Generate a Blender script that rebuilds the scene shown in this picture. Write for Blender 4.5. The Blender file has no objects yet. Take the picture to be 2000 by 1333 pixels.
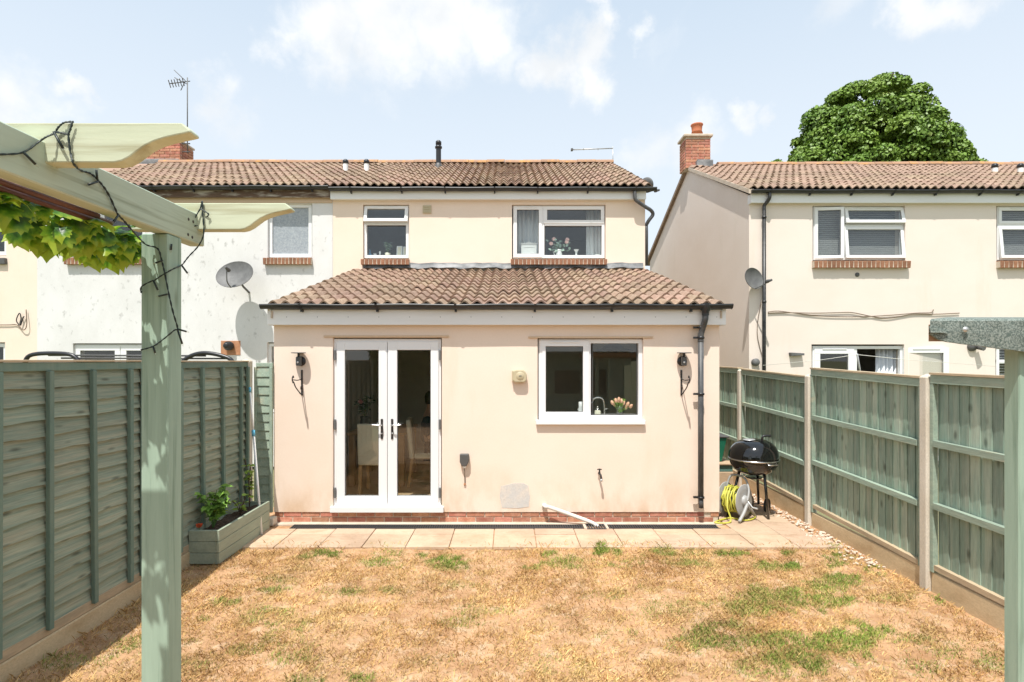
import bpy, bmesh, math, random
import numpy as np
from mathutils import Matrix, Vector, Euler

# ------------------------------------------------------------------ camera, sky, sun, exposure
S = bpy.context.scene
COL = S.collection
F, CX, CY, H = 1072.0, 992.0, 705.0, 2.006        # focal length and principal point (2000 px wide frame), eye height
cd = bpy.data.cameras.new('camera')
cd.sensor_width = 36.0
cd.lens = 36.0 * F / 2000.0
cd.shift_x = (1000 - CX) / 2000.0
cd.shift_y = (CY - 666.5) / 2000.0
cd.clip_start, cd.clip_end = 0.05, 3000
cam = bpy.data.objects.new('camera', cd)
COL.objects.link(cam)
cam.location = (0, 0, H)
cam.rotation_euler = (math.pi / 2, 0, 0)
S.camera = cam

L = Vector((0.155, 0.44, -1.0)).normalized()       # direction the sunlight travels
SUN_EL = math.asin(-L.z)
sd = bpy.data.lights.new('sun', 'SUN')
sd.energy = 3.7
sd.angle = math.radians(0.5)
sd.color = (1.0, 0.965, 0.91)
sun = bpy.data.objects.new('sun', sd)
COL.objects.link(sun)
sun.rotation_euler = L.to_track_quat('-Z', 'Y').to_euler()

W = bpy.data.worlds.new('World')
S.world = W
W.use_nodes = True
nt = W.node_tree
nt.nodes.clear()
def N(t, kind, **kw):
    n = t.nodes.new(kind)
    for k, v in kw.items():
        setattr(n, k, v)
    return n
out = N(nt, 'ShaderNodeOutputWorld')
bg = N(nt, 'ShaderNodeBackground')
bg.inputs['Strength'].default_value = 0.15
sky = N(nt, 'ShaderNodeTexSky', sky_type='NISHITA', sun_disc=False)
sky.sun_elevation = SUN_EL
sky.sun_rotation = math.atan2(-L.x, -L.y)
sky.altitude = 50
sky.air_density = 1.0
sky.dust_density = 2.2
sky.ozone_density = 1.2
tc = N(nt, 'ShaderNodeTexCoord')
nz = N(nt, 'ShaderNodeTexNoise')
nz.inputs['Scale'].default_value = 7.0
nz.inputs['Detail'].default_value = 9
nz.inputs['Roughness'].default_value = 0.62
nt.links.new(tc.outputs['Generated'], nz.inputs['Vector'])
sub = N(nt, 'ShaderNodeVectorMath', operation='SUBTRACT')
sub.inputs[1].default_value = (0.5, 0.5, 0.5)
nt.links.new(nz.outputs['Color'], sub.inputs[0])
scl = N(nt, 'ShaderNodeVectorMath', operation='SCALE')
scl.inputs['Scale'].default_value = 0.20
nt.links.new(sub.outputs[0], scl.inputs[0])
add = N(nt, 'ShaderNodeVectorMath', operation='ADD')
nt.links.new(tc.outputs['Generated'], add.inputs[0])
nt.links.new(scl.outputs[0], add.inputs[1])
# cumulus seen in the sky: centre (frame pixels), radius, softness
CL = [(640, 55, .085, 1), (740, 40, .11, 1), (860, 30, .11, 1), (950, 55, .08, .9), (560, 80, .05, .8), (1000, 110, .05, .55),
      (1080, 140, .062, 1), (1140, 130, .06, 1), (1165, 85, .04, .9), (1145, 30, .032, .8), (1250, 38, .03, .6),
      (20, 190, .07, .95), (5, 240, .06, .8), (135, 160, .03, .8), (420, 165, .05, .7), (460, 225, .05, .5), (1815, 18, .05, .9),
      (1440, 220, .032, .7), (1500, 205, .028, .6), (1330, 285, .06, .7), (1260, 300, .05, .6), (1640, 5, .06, .45), (780, 140, .03, .5)]
acc = None
for (px, py, r, w) in CL:
    c = Vector(((px - CX) / F, 1, (CY - py) / F)).normalized()
    d = N(nt, 'ShaderNodeVectorMath', operation='DISTANCE')
    nt.links.new(add.outputs[0], d.inputs[0])
    d.inputs[1].default_value = c
    m = N(nt, 'ShaderNodeMapRange')
    m.interpolation_type = 'SMOOTHSTEP'
    m.inputs['From Min'].default_value = r
    m.inputs['From Max'].default_value = r * 0.2
    m.inputs['To Max'].default_value = w
    nt.links.new(d.outputs['Value'], m.inputs['Value'])
    if acc is None:
        acc = m.outputs[0]
    else:
        mx = N(nt, 'ShaderNodeMath', operation='MAXIMUM')
        nt.links.new(acc, mx.inputs[0])
        nt.links.new(m.outputs[0], mx.inputs[1])
        acc = mx.outputs[0]
# scattered cloud over the rest of the dome
nz2 = N(nt, 'ShaderNodeTexNoise')
nz2.inputs['Scale'].default_value = 2.6
nz2.inputs['Detail'].default_value = 8
nt.links.new(add.outputs[0], nz2.inputs['Vector'])
m2 = N(nt, 'ShaderNodeMapRange')
m2.interpolation_type = 'SMOOTHSTEP'
m2.inputs['From Min'].default_value = 0.56
m2.inputs['From Max'].default_value = 0.74
m2.inputs['To Max'].default_value = 0.75
nt.links.new(nz2.outputs['Fac'], m2.inputs['Value'])
mx = N(nt, 'ShaderNodeMath', operation='MAXIMUM')
nt.links.new(acc, mx.inputs[0]); nt.links.new(m2.outputs[0], mx.inputs[1])
# thin summer haze whitening the blue everywhere
hz = N(nt, 'ShaderNodeMix', data_type='RGBA')
sep = N(nt, 'ShaderNodeSeparateXYZ')
nt.links.new(tc.outputs['Generated'], sep.inputs[0])
hf = N(nt, 'ShaderNodeMapRange')
hf.interpolation_type = 'SMOOTHSTEP'
hf.inputs['From Min'].default_value = 0.25
hf.inputs['From Max'].default_value = 0.75
nt.links.new(sep.outputs['Z'], hf.inputs['Value'])
hc_ = N(nt, 'ShaderNodeMix', data_type='RGBA')
hc_.inputs[6].default_value = (3.9, 4.2, 4.4, 1)
hc_.inputs[7].default_value = (2.75, 3.4, 4.0, 1)
nt.links.new(hf.outputs[0], hc_.inputs[0])
hz.inputs[0].default_value = 0.80
nt.links.new(hc_.outputs[2], hz.inputs[7])
nt.links.new(sky.outputs[0], hz.inputs[6])
cm = N(nt, 'ShaderNodeMix', data_type='RGBA')
nz3 = N(nt, 'ShaderNodeTexNoise')
nz3.inputs['Scale'].default_value = 9.0
nz3.inputs['Detail'].default_value = 5
nt.links.new(tc.outputs['Generated'], nz3.inputs['Vector'])
m3 = N(nt, 'ShaderNodeMapRange')
m3.inputs['From Min'].default_value = 0.36
m3.inputs['From Max'].default_value = 0.62
nt.links.new(nz3.outputs['Fac'], m3.inputs['Value'])
cc = N(nt, 'ShaderNodeMix', data_type='RGBA')
cc.inputs[6].default_value = (3.75, 3.9, 4.05, 1)
cc.inputs[7].default_value = (4.7, 4.7, 4.68, 1)
nt.links.new(m3.outputs[0], cc.inputs[0])
nt.links.new(cc.outputs[2], cm.inputs[7])
nt.links.new(mx.outputs[0], cm.inputs[0])
nt.links.new(hz.outputs[2], cm.inputs[6])
nt.links.new(cm.outputs[2], bg.inputs['Color'])
nt.links.new(bg.outputs[0], out.inputs['Surface'])

S.view_settings.view_transform = 'Standard'
S.view_settings.look = 'None'
S.view_settings.exposure = 0.66
S.view_settings.gamma = 1.0
S.view_settings.use_curve_mapping = False
S.cycles.max_bounces = 8
S.cycles.transparent_max_bounces = 16
S.cycles.sample_clamp_indirect = 6.0

# ------------------------------------------------------------------ helpers
rnd = random.Random(7)
nrg = np.random.default_rng(11)
PI = math.pi
def XX(px, d): return (px - CX) / F * d
def ZZ(py, d): return H - (py - CY) / F * d
def PT(px, py, d): return Vector((XX(px, d), d, ZZ(py, d)))
def GD(py): return F * H / (py - CY)               # distance of a ground point

def mk(name, col, col2=None, rough=.75, scale=(3, 3, 3), lo=.4, hi=.65, fine=40, fvar=.12, rand=0.0, bump=0.0, bdist=.004,
       metal=0.0, coords='pos', coat=0.0, detail=6, col3=None, s3=(1, 1, 1), lo3=.55, hi3=.7, attr=None, spec=.5, trans=0.0, hrand=0.0, dirt=None, knots=None):
    m = bpy.data.materials.new(name)
    m.use_nodes = True
    t = m.node_tree
    b = t.nodes['Principled BSDF']
    if coords == 'pos':
        src = N(t, 'ShaderNodeNewGeometry').outputs['Position']
    else:
        src = N(t, 'ShaderNodeTexCoord').outputs['Object']
    def noise(sc, s=1.0, det=detail, ro=.6):
        mp = N(t, 'ShaderNodeMapping')
        mp.inputs['Scale'].default_value = sc
        t.links.new(src, mp.inputs['Vector'])
        n = N(t, 'ShaderNodeTexNoise')
        n.inputs['Scale'].default_value = s
        n.inputs['Detail'].default_value = det
        n.inputs['Roughness'].default_value = ro
        t.links.new(mp.outputs[0], n.inputs['Vector'])
        return n.outputs['Fac']
    def mrange(x, a, c, d=0., e=1.):
        n = N(t, 'ShaderNodeMapRange')
        for k, v in zip(('From Min', 'From Max', 'To Min', 'To Max'), (a, c, d, e)):
            n.inputs[k].default_value = v
        t.links.new(x, n.inputs['Value'])
        return n.outputs[0]
    def mix(fac, a, c, blend='MIX'):
        n = N(t, 'ShaderNodeMix', data_type='RGBA', blend_type=blend)
        if isinstance(fac, float): n.inputs[0].default_value = fac
        else: t.links.new(fac, n.inputs[0])
        for sock, v in ((n.inputs[6], a), (n.inputs[7], c)):
            if isinstance(v, tuple): sock.default_value = (*v[:3], 1)
            else: t.links.new(v, sock)
        return n.outputs[2]
    if attr:
        c = N(t, 'ShaderNodeAttribute', attribute_name=attr).outputs['Color']
    elif col2:
        c = mix(mrange(noise(scale), lo, hi), tuple(col), tuple(col2))
    else:
        c = mix(0.0, tuple(col), tuple(col))
    if col3:
        c = mix(mrange(noise(s3), lo3, hi3), c, tuple(col3))
    if knots:                                        # dark knots: (vector scale, radius, colour)
        mp = N(t, 'ShaderNodeMapping'); mp.inputs['Scale'].default_value = knots[0]
        t.links.new(src, mp.inputs['Vector'])
        vo_ = N(t, 'ShaderNodeTexVoronoi'); vo_.inputs['Scale'].default_value = 1.0
        t.links.new(mp.outputs[0], vo_.inputs['Vector'])
        c = mix(mrange(vo_.outputs['Distance'], knots[1], knots[1] * .35, 0., .8), c, tuple(knots[2]))
    if dirt:                                         # splash dirt: patchy, along the foot of the wall
        sx = N(t, 'ShaderNodeSeparateXYZ'); t.links.new(src, sx.inputs[0])
        fz_ = mrange(sx.outputs['Z'], dirt[2], dirt[1])
        fz_ = mrange(fz_, 0, 1)
        nn_ = mrange(noise((2.6, 2.6, 1.3), 1.0, 8), .42, .70)
        mm_ = N(t, 'ShaderNodeMath', operation='MULTIPLY'); t.links.new(fz_, mm_.inputs[0]); t.links.new(nn_, mm_.inputs[1])
        c = mix(mm_.outputs[0], c, tuple(dirt[0]))
    fs = tuple(x / max(scale) * fine for x in scale)
    fn = noise(fs, 1.0, 4, .7)
    v = mrange(fn, .25, .75, 1 - fvar, 1 + fvar)
    if rand:
        oi = N(t, 'ShaderNodeObjectInfo')
        r = mrange(oi.outputs['Random'], 0, 1, 1 - rand, 1 + rand)
        mm = N(t, 'ShaderNodeMath', operation='MULTIPLY')
        t.links.new(v, mm.inputs[0]); t.links.new(r, mm.inputs[1])
        v = mm.outputs[0]
    hs = N(t, 'ShaderNodeHueSaturation')
    t.links.new(c, hs.inputs['Color']); t.links.new(v, hs.inputs['Value'])
    if hrand:
        oi = N(t, 'ShaderNodeObjectInfo')
        wn = N(t, 'ShaderNodeTexWhiteNoise', noise_dimensions='1D')
        t.links.new(oi.outputs['Random'], wn.inputs['W'])
        t.links.new(mrange(wn.outputs['Value'], 0, 1, .5 - hrand, .5 + hrand), hs.inputs['Hue'])
    t.links.new(hs.outputs[0], b.inputs['Base Color'])
    b.inputs['Roughness'].default_value = rough
    b.inputs['Metallic'].default_value = metal
    b.inputs['Specular IOR Level'].default_value = spec
    b.inputs['Coat Weight'].default_value = coat
    if trans:
        b.inputs['Transmission Weight'].default_value = trans
    if bump:
        bp = N(t, 'ShaderNodeBump')
        bp.inputs['Strength'].default_value = bump
        bp.inputs['Distance'].default_value = bdist
        t.links.new(fn, bp.inputs['Height'])
        t.links.new(bp.outputs[0], b.inputs['Normal'])
    return m

def glass_mat(name, tint=(1, 1, 1), rough=0.0, refl=1.0):
    m = bpy.data.materials.new(name)
    m.use_nodes = True
    t = m.node_tree
    t.nodes.clear()
    o = N(t, 'ShaderNodeOutputMaterial')
    tr = N(t, 'ShaderNodeBsdfTransparent'); tr.inputs[0].default_value = (*tint, 1)
    gl = N(t, 'ShaderNodeBsdfGlossy'); gl.inputs['Roughness'].default_value = rough
    lw = N(t, 'ShaderNodeLayerWeight'); lw.inputs['Blend'].default_value = .5
    pw = N(t, 'ShaderNodeMath', operation='POWER'); pw.inputs[1].default_value = 5
    t.links.new(lw.outputs['Facing'], pw.inputs[0])
    mu = N(t, 'ShaderNodeMath', operation='MULTIPLY_ADD'); mu.inputs[1].default_value = .9; mu.inputs[2].default_value = .055 * refl
    mu.use_clamp = True
    t.links.new(pw.outputs[0], mu.inputs[0])
    mi = N(t, 'ShaderNodeMixShader')
    t.links.new(mu.outputs[0], mi.inputs[0]); t.links.new(tr.outputs[0], mi.inputs[1]); t.links.new(gl.outputs[0], mi.inputs[2])
    t.links.new(mi.outputs[0], o.inputs['Surface'])
    return m

class MB:
    def __init__(s):
        s.v, s.f, s.sm, s.M = [], [], [], Matrix.Identity(4)
    def add(s, vs, fs, smooth=False):
        o = len(s.v)
        s.v += [tuple(s.M @ Vector(p)) for p in vs]
        s.f += [tuple(i + o for i in f) for f in fs]
        s.sm += [smooth] * len(fs)
        return s
    def box(s, x0, x1, y0, y1, z0, z1):
        return s.add([(x0, y0, z0), (x1, y0, z0), (x1, y1, z0), (x0, y1, z0), (x0, y0, z1), (x1, y0, z1), (x1, y1, z1), (x0, y1, z1)],
                     [(0, 3, 2, 1), (4, 5, 6, 7), (0, 1, 5, 4), (1, 2, 6, 5), (2, 3, 7, 6), (3, 0, 4, 7)])
    def cbox(s, x0, x1, y0, y1, z0, z1, c=.003):
        """box with chamfered edges"""
        bm = bmesh.new()
        r = bmesh.ops.create_cube(bm, size=1)
        for v in bm.verts:
            v.co = Vector((x0 + (v.co.x + .5) * (x1 - x0), y0 + (v.co.y + .5) * (y1 - y0), z0 + (v.co.z + .5) * (z1 - z0)))
        bmesh.ops.bevel(bm, geom=list(bm.edges), offset=c, segments=1, affect='EDGES')
        bm.verts.index_update()
        s.add([tuple(v.co) for v in bm.verts], [tuple(v.index for v in f.verts) for f in bm.faces])
        bm.free()
        return s
    def tube(s, pts, r, n=8, cap=True, closed=False):
        pts = [Vector(p) for p in pts]
        rs = r if isinstance(r, (list, tuple)) else [r] * len(pts)
        vs, fs, k = [], [], len(pts)
        up = None
        for i, p in enumerate(pts):
            a = pts[i - 1] if (i > 0 or closed) else p
            b = pts[(i + 1) % k] if (i < k - 1 or closed) else p
            tg = (b - a).normalized() if (b - a).length > 1e-9 else Vector((0, 0, 1))
            if up is None:
                up = tg.orthogonal().normalized()
            up = (up - tg * up.dot(tg))
            up = up.normalized() if up.length > 1e-6 else tg.orthogonal().normalized()
            sd_ = tg.cross(up)
            for j in range(n):
                an = 2 * PI * j / n
                vs.append(p + (up * math.cos(an) + sd_ * math.sin(an)) * rs[i])
        for i in range(k if closed else k - 1):
            i2 = (i + 1) % k
            for j in range(n):
                fs.append((i * n + j, i * n + (j + 1) % n, i2 * n + (j + 1) % n, i2 * n + j))
        s.add(vs, fs, True)
        if cap and not closed:
            o = len(s.v) - len(vs)
            s.f += [tuple(o + j for j in range(n))[::-1], tuple(o + (k - 1) * n + j for j in range(n))]
            s.sm += [False, False]
        return s
    def lathe(s, prof, c=(0, 0, 0), n=24, axis='Z'):
        vs, fs = [], []
        for (r, h) in prof:
            for j in range(n):
                a = 2 * PI * j / n
                p = (r * math.cos(a), r * math.sin(a), h)
                if axis == 'Y': p = (p[0], h, p[1])
                if axis == 'X': p = (h, p[0], p[1])
                vs.append((p[0] + c[0], p[1] + c[1], p[2] + c[2]))
        for i in range(len(prof) - 1):
            for j in range(n):
                fs.append((i * n + j, i * n + (j + 1) % n, (i + 1) * n + (j + 1) % n, (i + 1) * n + j))
        return s.add(vs, fs, True)
    def prism(s, poly, y0, y1):
        """outline in x,z extruded along y"""
        n = len(poly)
        vs = [(p[0], y0, p[1]) for p in poly] + [(p[0], y1, p[1]) for p in poly]
        fs = [tuple(range(n)), tuple(range(2 * n - 1, n - 1, -1))]
        fs += [(i, i + n, (i + 1) % n + n, (i + 1) % n) for i in range(n)]
        return s.add(vs, fs)
    def mesh(s, name):
        me = bpy.data.meshes.new(name)
        me.from_pydata(s.v, [], s.f)
        me.polygons.foreach_set('use_smooth', s.sm)
        me.update()
        return me
    def flip_fix(s, me):
        bm = bmesh.new(); bm.from_mesh(me)
        bmesh.ops.recalc_face_normals(bm, faces=bm.faces)
        bm.to_mesh(me); bm.free()

def link(name, me, mat, parent=None, loc=None, rot=None):
    o = bpy.data.objects.new(name, me)
    COL.objects.link(o)
    if mat is not None and me is not None and len(me.materials) == 0:
        me.materials.append(mat)
    if loc is not None: o.location = loc
    if rot is not None: o.rotation_euler = rot
    if parent is not None:
        o.parent = parent
        if parent.type == 'EMPTY':
            o.matrix_parent_inverse = Matrix.Translation(-Vector(parent.location))
        elif tuple(parent.location) != (0, 0, 0) or tuple(parent.rotation_euler) != (0, 0, 0):
            o.matrix_parent_inverse = parent.matrix_basis.inverted()
    return o
def obj(name, mb, mat, parent=None, fix=True, bevel=0.0):
    me = mb.mesh(name)
    if fix: mb.flip_fix(me)
    o = link(name, me, mat, parent)
    if bevel:
        bv = o.modifiers.new('b', 'BEVEL'); bv.width = bevel; bv.segments = 2; bv.limit_method = 'ANGLE'
    return o
def tag(o, label, cat, group=None):
    o['label'] = label; o['category'] = cat
    if group: o['group'] = group
    return o
def thing(name, label, cat, loc=(0, 0, 0), group=None):
    o = bpy.data.objects.new(name, None)
    COL.objects.link(o)
    o.location = loc
    o.empty_display_size = .1
    return tag(o, label, cat, group)
def struct(o): o['kind'] = 'structure'; return o

def wall_holes(mb, x0, x1, z0, z1, y0, y1, holes):
    xs = sorted({x0, x1, *[h[0] for h in holes], *[h[1] for h in holes]})
    zs = sorted({z0, z1, *[h[2] for h in holes], *[h[3] for h in holes]})
    xs = [x for x in xs if x0 <= x <= x1]; zs = [z for z in zs if z0 <= z <= z1]
    def solid(i, j):
        if not (0 <= i < len(xs) - 1 and 0 <= j < len(zs) - 1): return False
        cx, cz = (xs[i] + xs[i + 1]) / 2, (zs[j] + zs[j + 1]) / 2
        return not any(h[0] < cx < h[1] and h[2] < cz < h[3] for h in holes)
    for i in range(len(xs) - 1):
        for j in range(len(zs) - 1):
            if not solid(i, j): continue
            a, b, c, d = xs[i], xs[i + 1], zs[j], zs[j + 1]
            mb.add([(a, y0, c), (b, y0, c), (b, y0, d), (a, y0, d)], [(0, 1, 2, 3)])
            mb.add([(a, y1, c), (b, y1, c), (b, y1, d), (a, y1, d)], [(3, 2, 1, 0)])
            if not solid(i - 1, j): mb.add([(a, y0, c), (a, y1, c), (a, y1, d), (a, y0, d)], [(3, 2, 1, 0)])
            if not solid(i + 1, j): mb.add([(b, y0, c), (b, y1, c), (b, y1, d), (b, y0, d)], [(0, 1, 2, 3)])
            if not solid(i, j - 1): mb.add([(a, y0, c), (b, y0, c), (b, y1, c), (a, y1, c)], [(3, 2, 1, 0)])
            if not solid(i, j + 1): mb.add([(a, y0, d), (b, y0, d), (b, y1, d), (a, y1, d)], [(0, 1, 2, 3)])

# ------------------------------------------------------------------ materials
M = {}
M['cream'] = mk('cream_render', (.82, .68, .565), (.80, .655, .535), rough=.9, scale=(1.2, 1.2, 1.6), fine=60, fvar=.03, bump=.15, bdist=.003,
                col3=(.72, .575, .43), s3=(1.9, 1.9, .45), lo3=.58, hi3=.9, dirt=((.60, .42, .27), .13, .75))
M['cream2'] = mk('pale_cream_render', (.77, .68, .60), (.745, .65, .565), rough=.9, scale=(1, 1, 1.5), fine=60, fvar=.03, bump=.15, bdist=.003,
                 col3=(.66, .58, .47), s3=(2.5, 2.5, .5), lo3=.6, hi3=.95)
M['white'] = mk('white_weathered_render', (.71, .70, .685), (.65, .64, .62), rough=.9, scale=(2, 2, 1.2), fine=50, fvar=.03, bump=.2, bdist=.003,
                col3=(.36, .35, .33), s3=(11, 11, 7), lo3=.60, hi3=.78, detail=10)
M['upvc'] = mk('white_plastic', (.80, .80, .795), rough=.3, fvar=.015)
M['fascia'] = mk('white_fascia', (.80, .80, .785), (.7, .69, .66), rough=.4, scale=(.8, 2, 9), lo=.5, hi=.85, fvar=.02)
M['black'] = mk('black_plastic', (.018, .018, .02), rough=.35, fvar=.2)
M['gutter'] = mk('weathered_black_gutter', (.02, .021, .022), (.075, .072, .065), rough=.4, scale=(3, 3, 30), lo=.5, hi=.8, fvar=.25)
M['pipe'] = mk('grey_pipe', (.05, .052, .055), (.10, .10, .10), rough=.5, scale=(8, 8, 3), fvar=.3)
M['tile'] = mk('brown_roof_tile', (.27, .175, .12), (.345, .24, .17), rough=.9, scale=(7, 7, 7), lo=.35, hi=.7, fine=70, fvar=.28, rand=.17, hrand=.012, bump=.5,
               bdist=.004, col3=(.44, .345, .25), s3=(16, 16, 16), lo3=.54, hi3=.76)
M['tile2'] = mk('buff_roof_tile', (.27, .185, .13), (.34, .24, .17), rough=.9, scale=(7, 7, 7), fine=70, fvar=.25, rand=.14, hrand=.01, bump=.4, bdist=.004)
M['ridge'] = mk('ridge_tile', (.36, .21, .13), (.56, .29, .09), rough=.9, scale=(5, 5, 5), lo=.5, hi=.68, fine=60, fvar=.3, rand=.12, bump=.4)
M['under'] = mk('dark_underlay', (.03, .025, .022), rough=.95)
M['brick'] = mk('red_brick', (.40, .155, .095), (.50, .25, .165), rough=.9, scale=(14, 14, 14), fine=90, fvar=.25, rand=.22, hrand=.012, bump=.5, bdist=.004)
M['sillbrick'] = mk('brown_sill_brick', (.27, .12, .065), (.36, .175, .10), rough=.75, scale=(20, 20, 20), fine=90, fvar=.2, rand=.2, bump=.3)
M['mortar'] = mk('pale_mortar', (.60, .51, .41), (.50, .41, .31), rough=.95, scale=(9, 9, 9), fine=80, fvar=.15, bump=.5)
M['lead'] = mk('lead_flashing', (.13, .135, .14), (.30, .30, .30), rough=.6, scale=(4, 4, 8), fvar=.2)
M['drip'] = mk('drip_strip', (.62, .47, .33), rough=.8, fvar=.06)
M['soffit'] = mk('old_brown_timber', (.12, .075, .05), (.42, .38, .32), rough=.9, scale=(2.5, 4, 14), lo=.48, hi=.62, fvar=.3)
M['glass'] = glass_mat('window_glass', (.95, .97, .965), 0.0, 1.15)
M['obscure'] = mk('obscured_glass', (.30, .33, .36), (.38, .41, .43), rough=.25, scale=(30, 30, 30), fvar=.2, bump=.3)
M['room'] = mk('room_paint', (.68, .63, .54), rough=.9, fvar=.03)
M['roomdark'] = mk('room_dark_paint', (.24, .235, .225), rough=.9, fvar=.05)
M['woodfloor'] = mk('oak_floor', (.52, .36, .20), (.62, .45, .27), rough=.4, scale=(2, 9, 2), fvar=.15)
M['oak'] = mk('oak', (.55, .32, .14), (.45, .25, .10), rough=.5, scale=(20, 20, 2), fvar=.15)
M['linen'] = mk('cream_leather', (.84, .78, .60), rough=.6, fvar=.06)
M['curtain'] = mk('pale_curtain', (.72, .74, .76), rough=.9, fvar=.05)
M['ceramic'] = mk('white_ceramic', (.82, .82, .80), rough=.15, fvar=.01)
M['chrome'] = mk('brushed_chrome', (.75, .74, .72), rough=.2, metal=1.0, fvar=.02)
M['steelgrey'] = mk('grey_painted_metal', (.105, .105, .103), (.15, .15, .146), rough=.6, scale=(6, 6, 6), fvar=.1)
M['palemetal'] = mk('galvanised_metal', (.55, .55, .54), rough=.4, metal=.6, fvar=.1)
M['iron'] = mk('black_iron', (.025, .022, .02), (.10, .05, .03), rough=.5, scale=(40, 40, 40), lo=.55, hi=.75, fvar=.3)
M['beige'] = mk('beige_plastic', (.50, .43, .28), rough=.45, fvar=.04)
M['grey'] = mk('dark_grey_plastic', (.09, .088, .085), rough=.5, fvar=.1)
M['plaster'] = mk('grey_filler', (.56, .54, .51), (.64, .58, .51), rough=.95, scale=(9, 9, 9), fvar=.12, col3=(.50, .46, .42), s3=(30, 30, 30), lo3=.6, hi3=.75)
M['waste'] = mk('white_waste_pipe', (.74, .68, .60), rough=.4, fvar=.03)
M['slab'] = mk('buff_paving', (.53, .39, .27), (.43, .305, .205), rough=.92, scale=(2.2, 2.2, 2.2), fine=45, fvar=.11, rand=.08, hrand=.006, bump=.35, bdist=.003,
               col3=(.36, .235, .145), s3=(3.5, 6, 4), lo3=.52, hi3=.8)
M['soil'] = mk('dry_soil', (.52, .31, .165), (.37, .20, .095), rough=.97, scale=(2.6, 2.6, 2.6), fine=45, fvar=.22, bump=.9, bdist=.012,
               col3=(.55, .385, .24), s3=(7, 7, 7), lo3=.5, hi3=.68, detail=10)
M['land'] = mk('far_ground', (.22, .20, .10), (.15, .17, .07), rough=.95, scale=(.1, .1, .1), fvar=.2)
M['grass'] = mk('grass_blades', (1, 1, 1), rough=.7, attr='Col', fvar=.08, spec=.25)
M['stone'] = mk('pale_pebble', (.55, .43, .32), (.66, .57, .47), rough=.9, scale=(20, 20, 20), fvar=.15)
M['concrete'] = mk('concrete_post', (.64, .585, .49), (.56, .50, .40), rough=.95, scale=(4, 4, 2), fine=110, fvar=.16, bump=.5, bdist=.003)
M['gravelboard'] = mk('stained_concrete_board', (.60, .47, .29), (.47, .34, .19), rough=.95, scale=(2.2, 2.2, 5), lo=.42, hi=.68, fine=100, fvar=.16, bump=.5, bdist=.003,
                      col3=(.27, .17, .09), s3=(1, 1.4, 3), lo3=.62, hi3=.8)
M['lap'] = mk('green_stained_lap_board', (.215, .275, .21), (.33, .345, .25), rough=.85, scale=(20, 1.3, 42), lo=.38, hi=.64, fine=120, fvar=.24, rand=.13, hrand=.012, bump=.6,
              bdist=.003, col3=(.34, .315, .22), s3=(8, 1.6, 14), lo3=.57, hi3=.75, knots=((9, 3.4, 13), .20, (.09, .105, .075)))
M['batten'] = mk('green_batten', (.135, .205, .165), (.17, .23, .18), rough=.85, scale=(12, 12, 2), fine=50, fvar=.08, rand=.1, bump=.15)
M['rail'] = mk('green_rail', (.30, .365, .285), (.24, .315, .25), rough=.85, scale=(12, 1.5, 12), fine=50, fvar=.18, rand=.1, bump=.4, col3=(.42, .35, .23), s3=(5, 2, 9), lo3=.6, hi3=.8)
M['feather'] = mk('green_closeboard', (.245, .34, .27), (.345, .40, .315), rough=.85, scale=(14, 14, 1.2), lo=.4, hi=.64, fine=50, fvar=.22, rand=.25, hrand=.014, bump=.5,
                  bdist=.003, col3=(.14, .19, .15), s3=(9, 9, 2.4), lo3=.56, hi3=.74, knots=((9, 9, 4.2), .22, (.085, .11, .08)))
M['capwood'] = mk('bare_wood_cap', (.48, .37, .24), (.36, .29, .19), rough=.9, scale=(12, 2, 12), fvar=.2)
M['pergola'] = mk('green_painted_post', (.335, .445, .35), (.29, .395, .305), rough=.7, scale=(14, 14, 1.0), fine=60, fvar=.07, bump=.35, bdist=.002,
                  col3=(.21, .30, .225), s3=(34, 34, 1.3), lo3=.54, hi3=.66, knots=((9, 9, 3.0), .16, (.16, .21, .14)))
M['beam'] = mk('green_painted_beam', (.47, .54, .425), (.42, .49, .38), rough=.7, scale=(10, .8, 10), fine=60, fvar=.06, bump=.3, bdist=.002,
               col3=(.30, .345, .25), s3=(34, 1.1, 34), lo3=.55, hi3=.68)
M['rafter'] = mk('pale_green_timber', (.56, .595, .43), (.49, .53, .37), rough=.7, scale=(1.6, 8, 16), fine=40, fvar=.06, bump=.35, bdist=.002,
                 col3=(.40, .395, .25), s3=(1.1, 9, 30), lo3=.50, hi3=.64, knots=((4.2, 9, 11), .12, (.26, .20, .10)))
M['planter'] = mk('green_planter_board', (.34, .385, .29), (.285, .335, .255), rough=.8, scale=(12, 1.5, 12), fine=60, fvar=.13, rand=.08, bump=.3)
M['compost'] = mk('compost', (.06, .04, .028), (.10, .07, .045), rough=1, scale=(30, 30, 30), fvar=.4, bump=1, bdist=.02)
M['felt'] = mk('green_mineral_felt', (.095, .125, .108), (.27, .30, .265), rough=.97, scale=(170, 170, 170), lo=.42, hi=.6, fine=300, fvar=.35, bump=.8, bdist=.003)
M['rawwood'] = mk('raw_board_edge', (.38, .21, .11), (.28, .16, .09), rough=.9, scale=(4, 4, 20), fvar=.2)
M['cane'] = mk('brown_cane', (.12, .042, .028), (.19, .075, .05), rough=.45, scale=(10, 2, 10), fvar=.15)
M['wire'] = mk('dark_green_wire', (.012, .022, .018), rough=.45, fvar=.1)
M['bulb'] = glass_mat('clear_bulb', (.95, .95, .92), .05, 1.5)
M['enamel'] = mk('black_enamel', (.006, .006, .006), rough=.09, fvar=.05, coat=.5)
M['rubber'] = mk('black_rubber', (.03, .03, .03), rough=.8, fvar=.1)
M['hose'] = mk('yellow_hose', (.56, .53, .08), (.46, .45, .06), rough=.45, fvar=.06)
M['reel'] = mk('grey_reel_plastic', (.36, .36, .35), rough=.5, fvar=.06)
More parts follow.
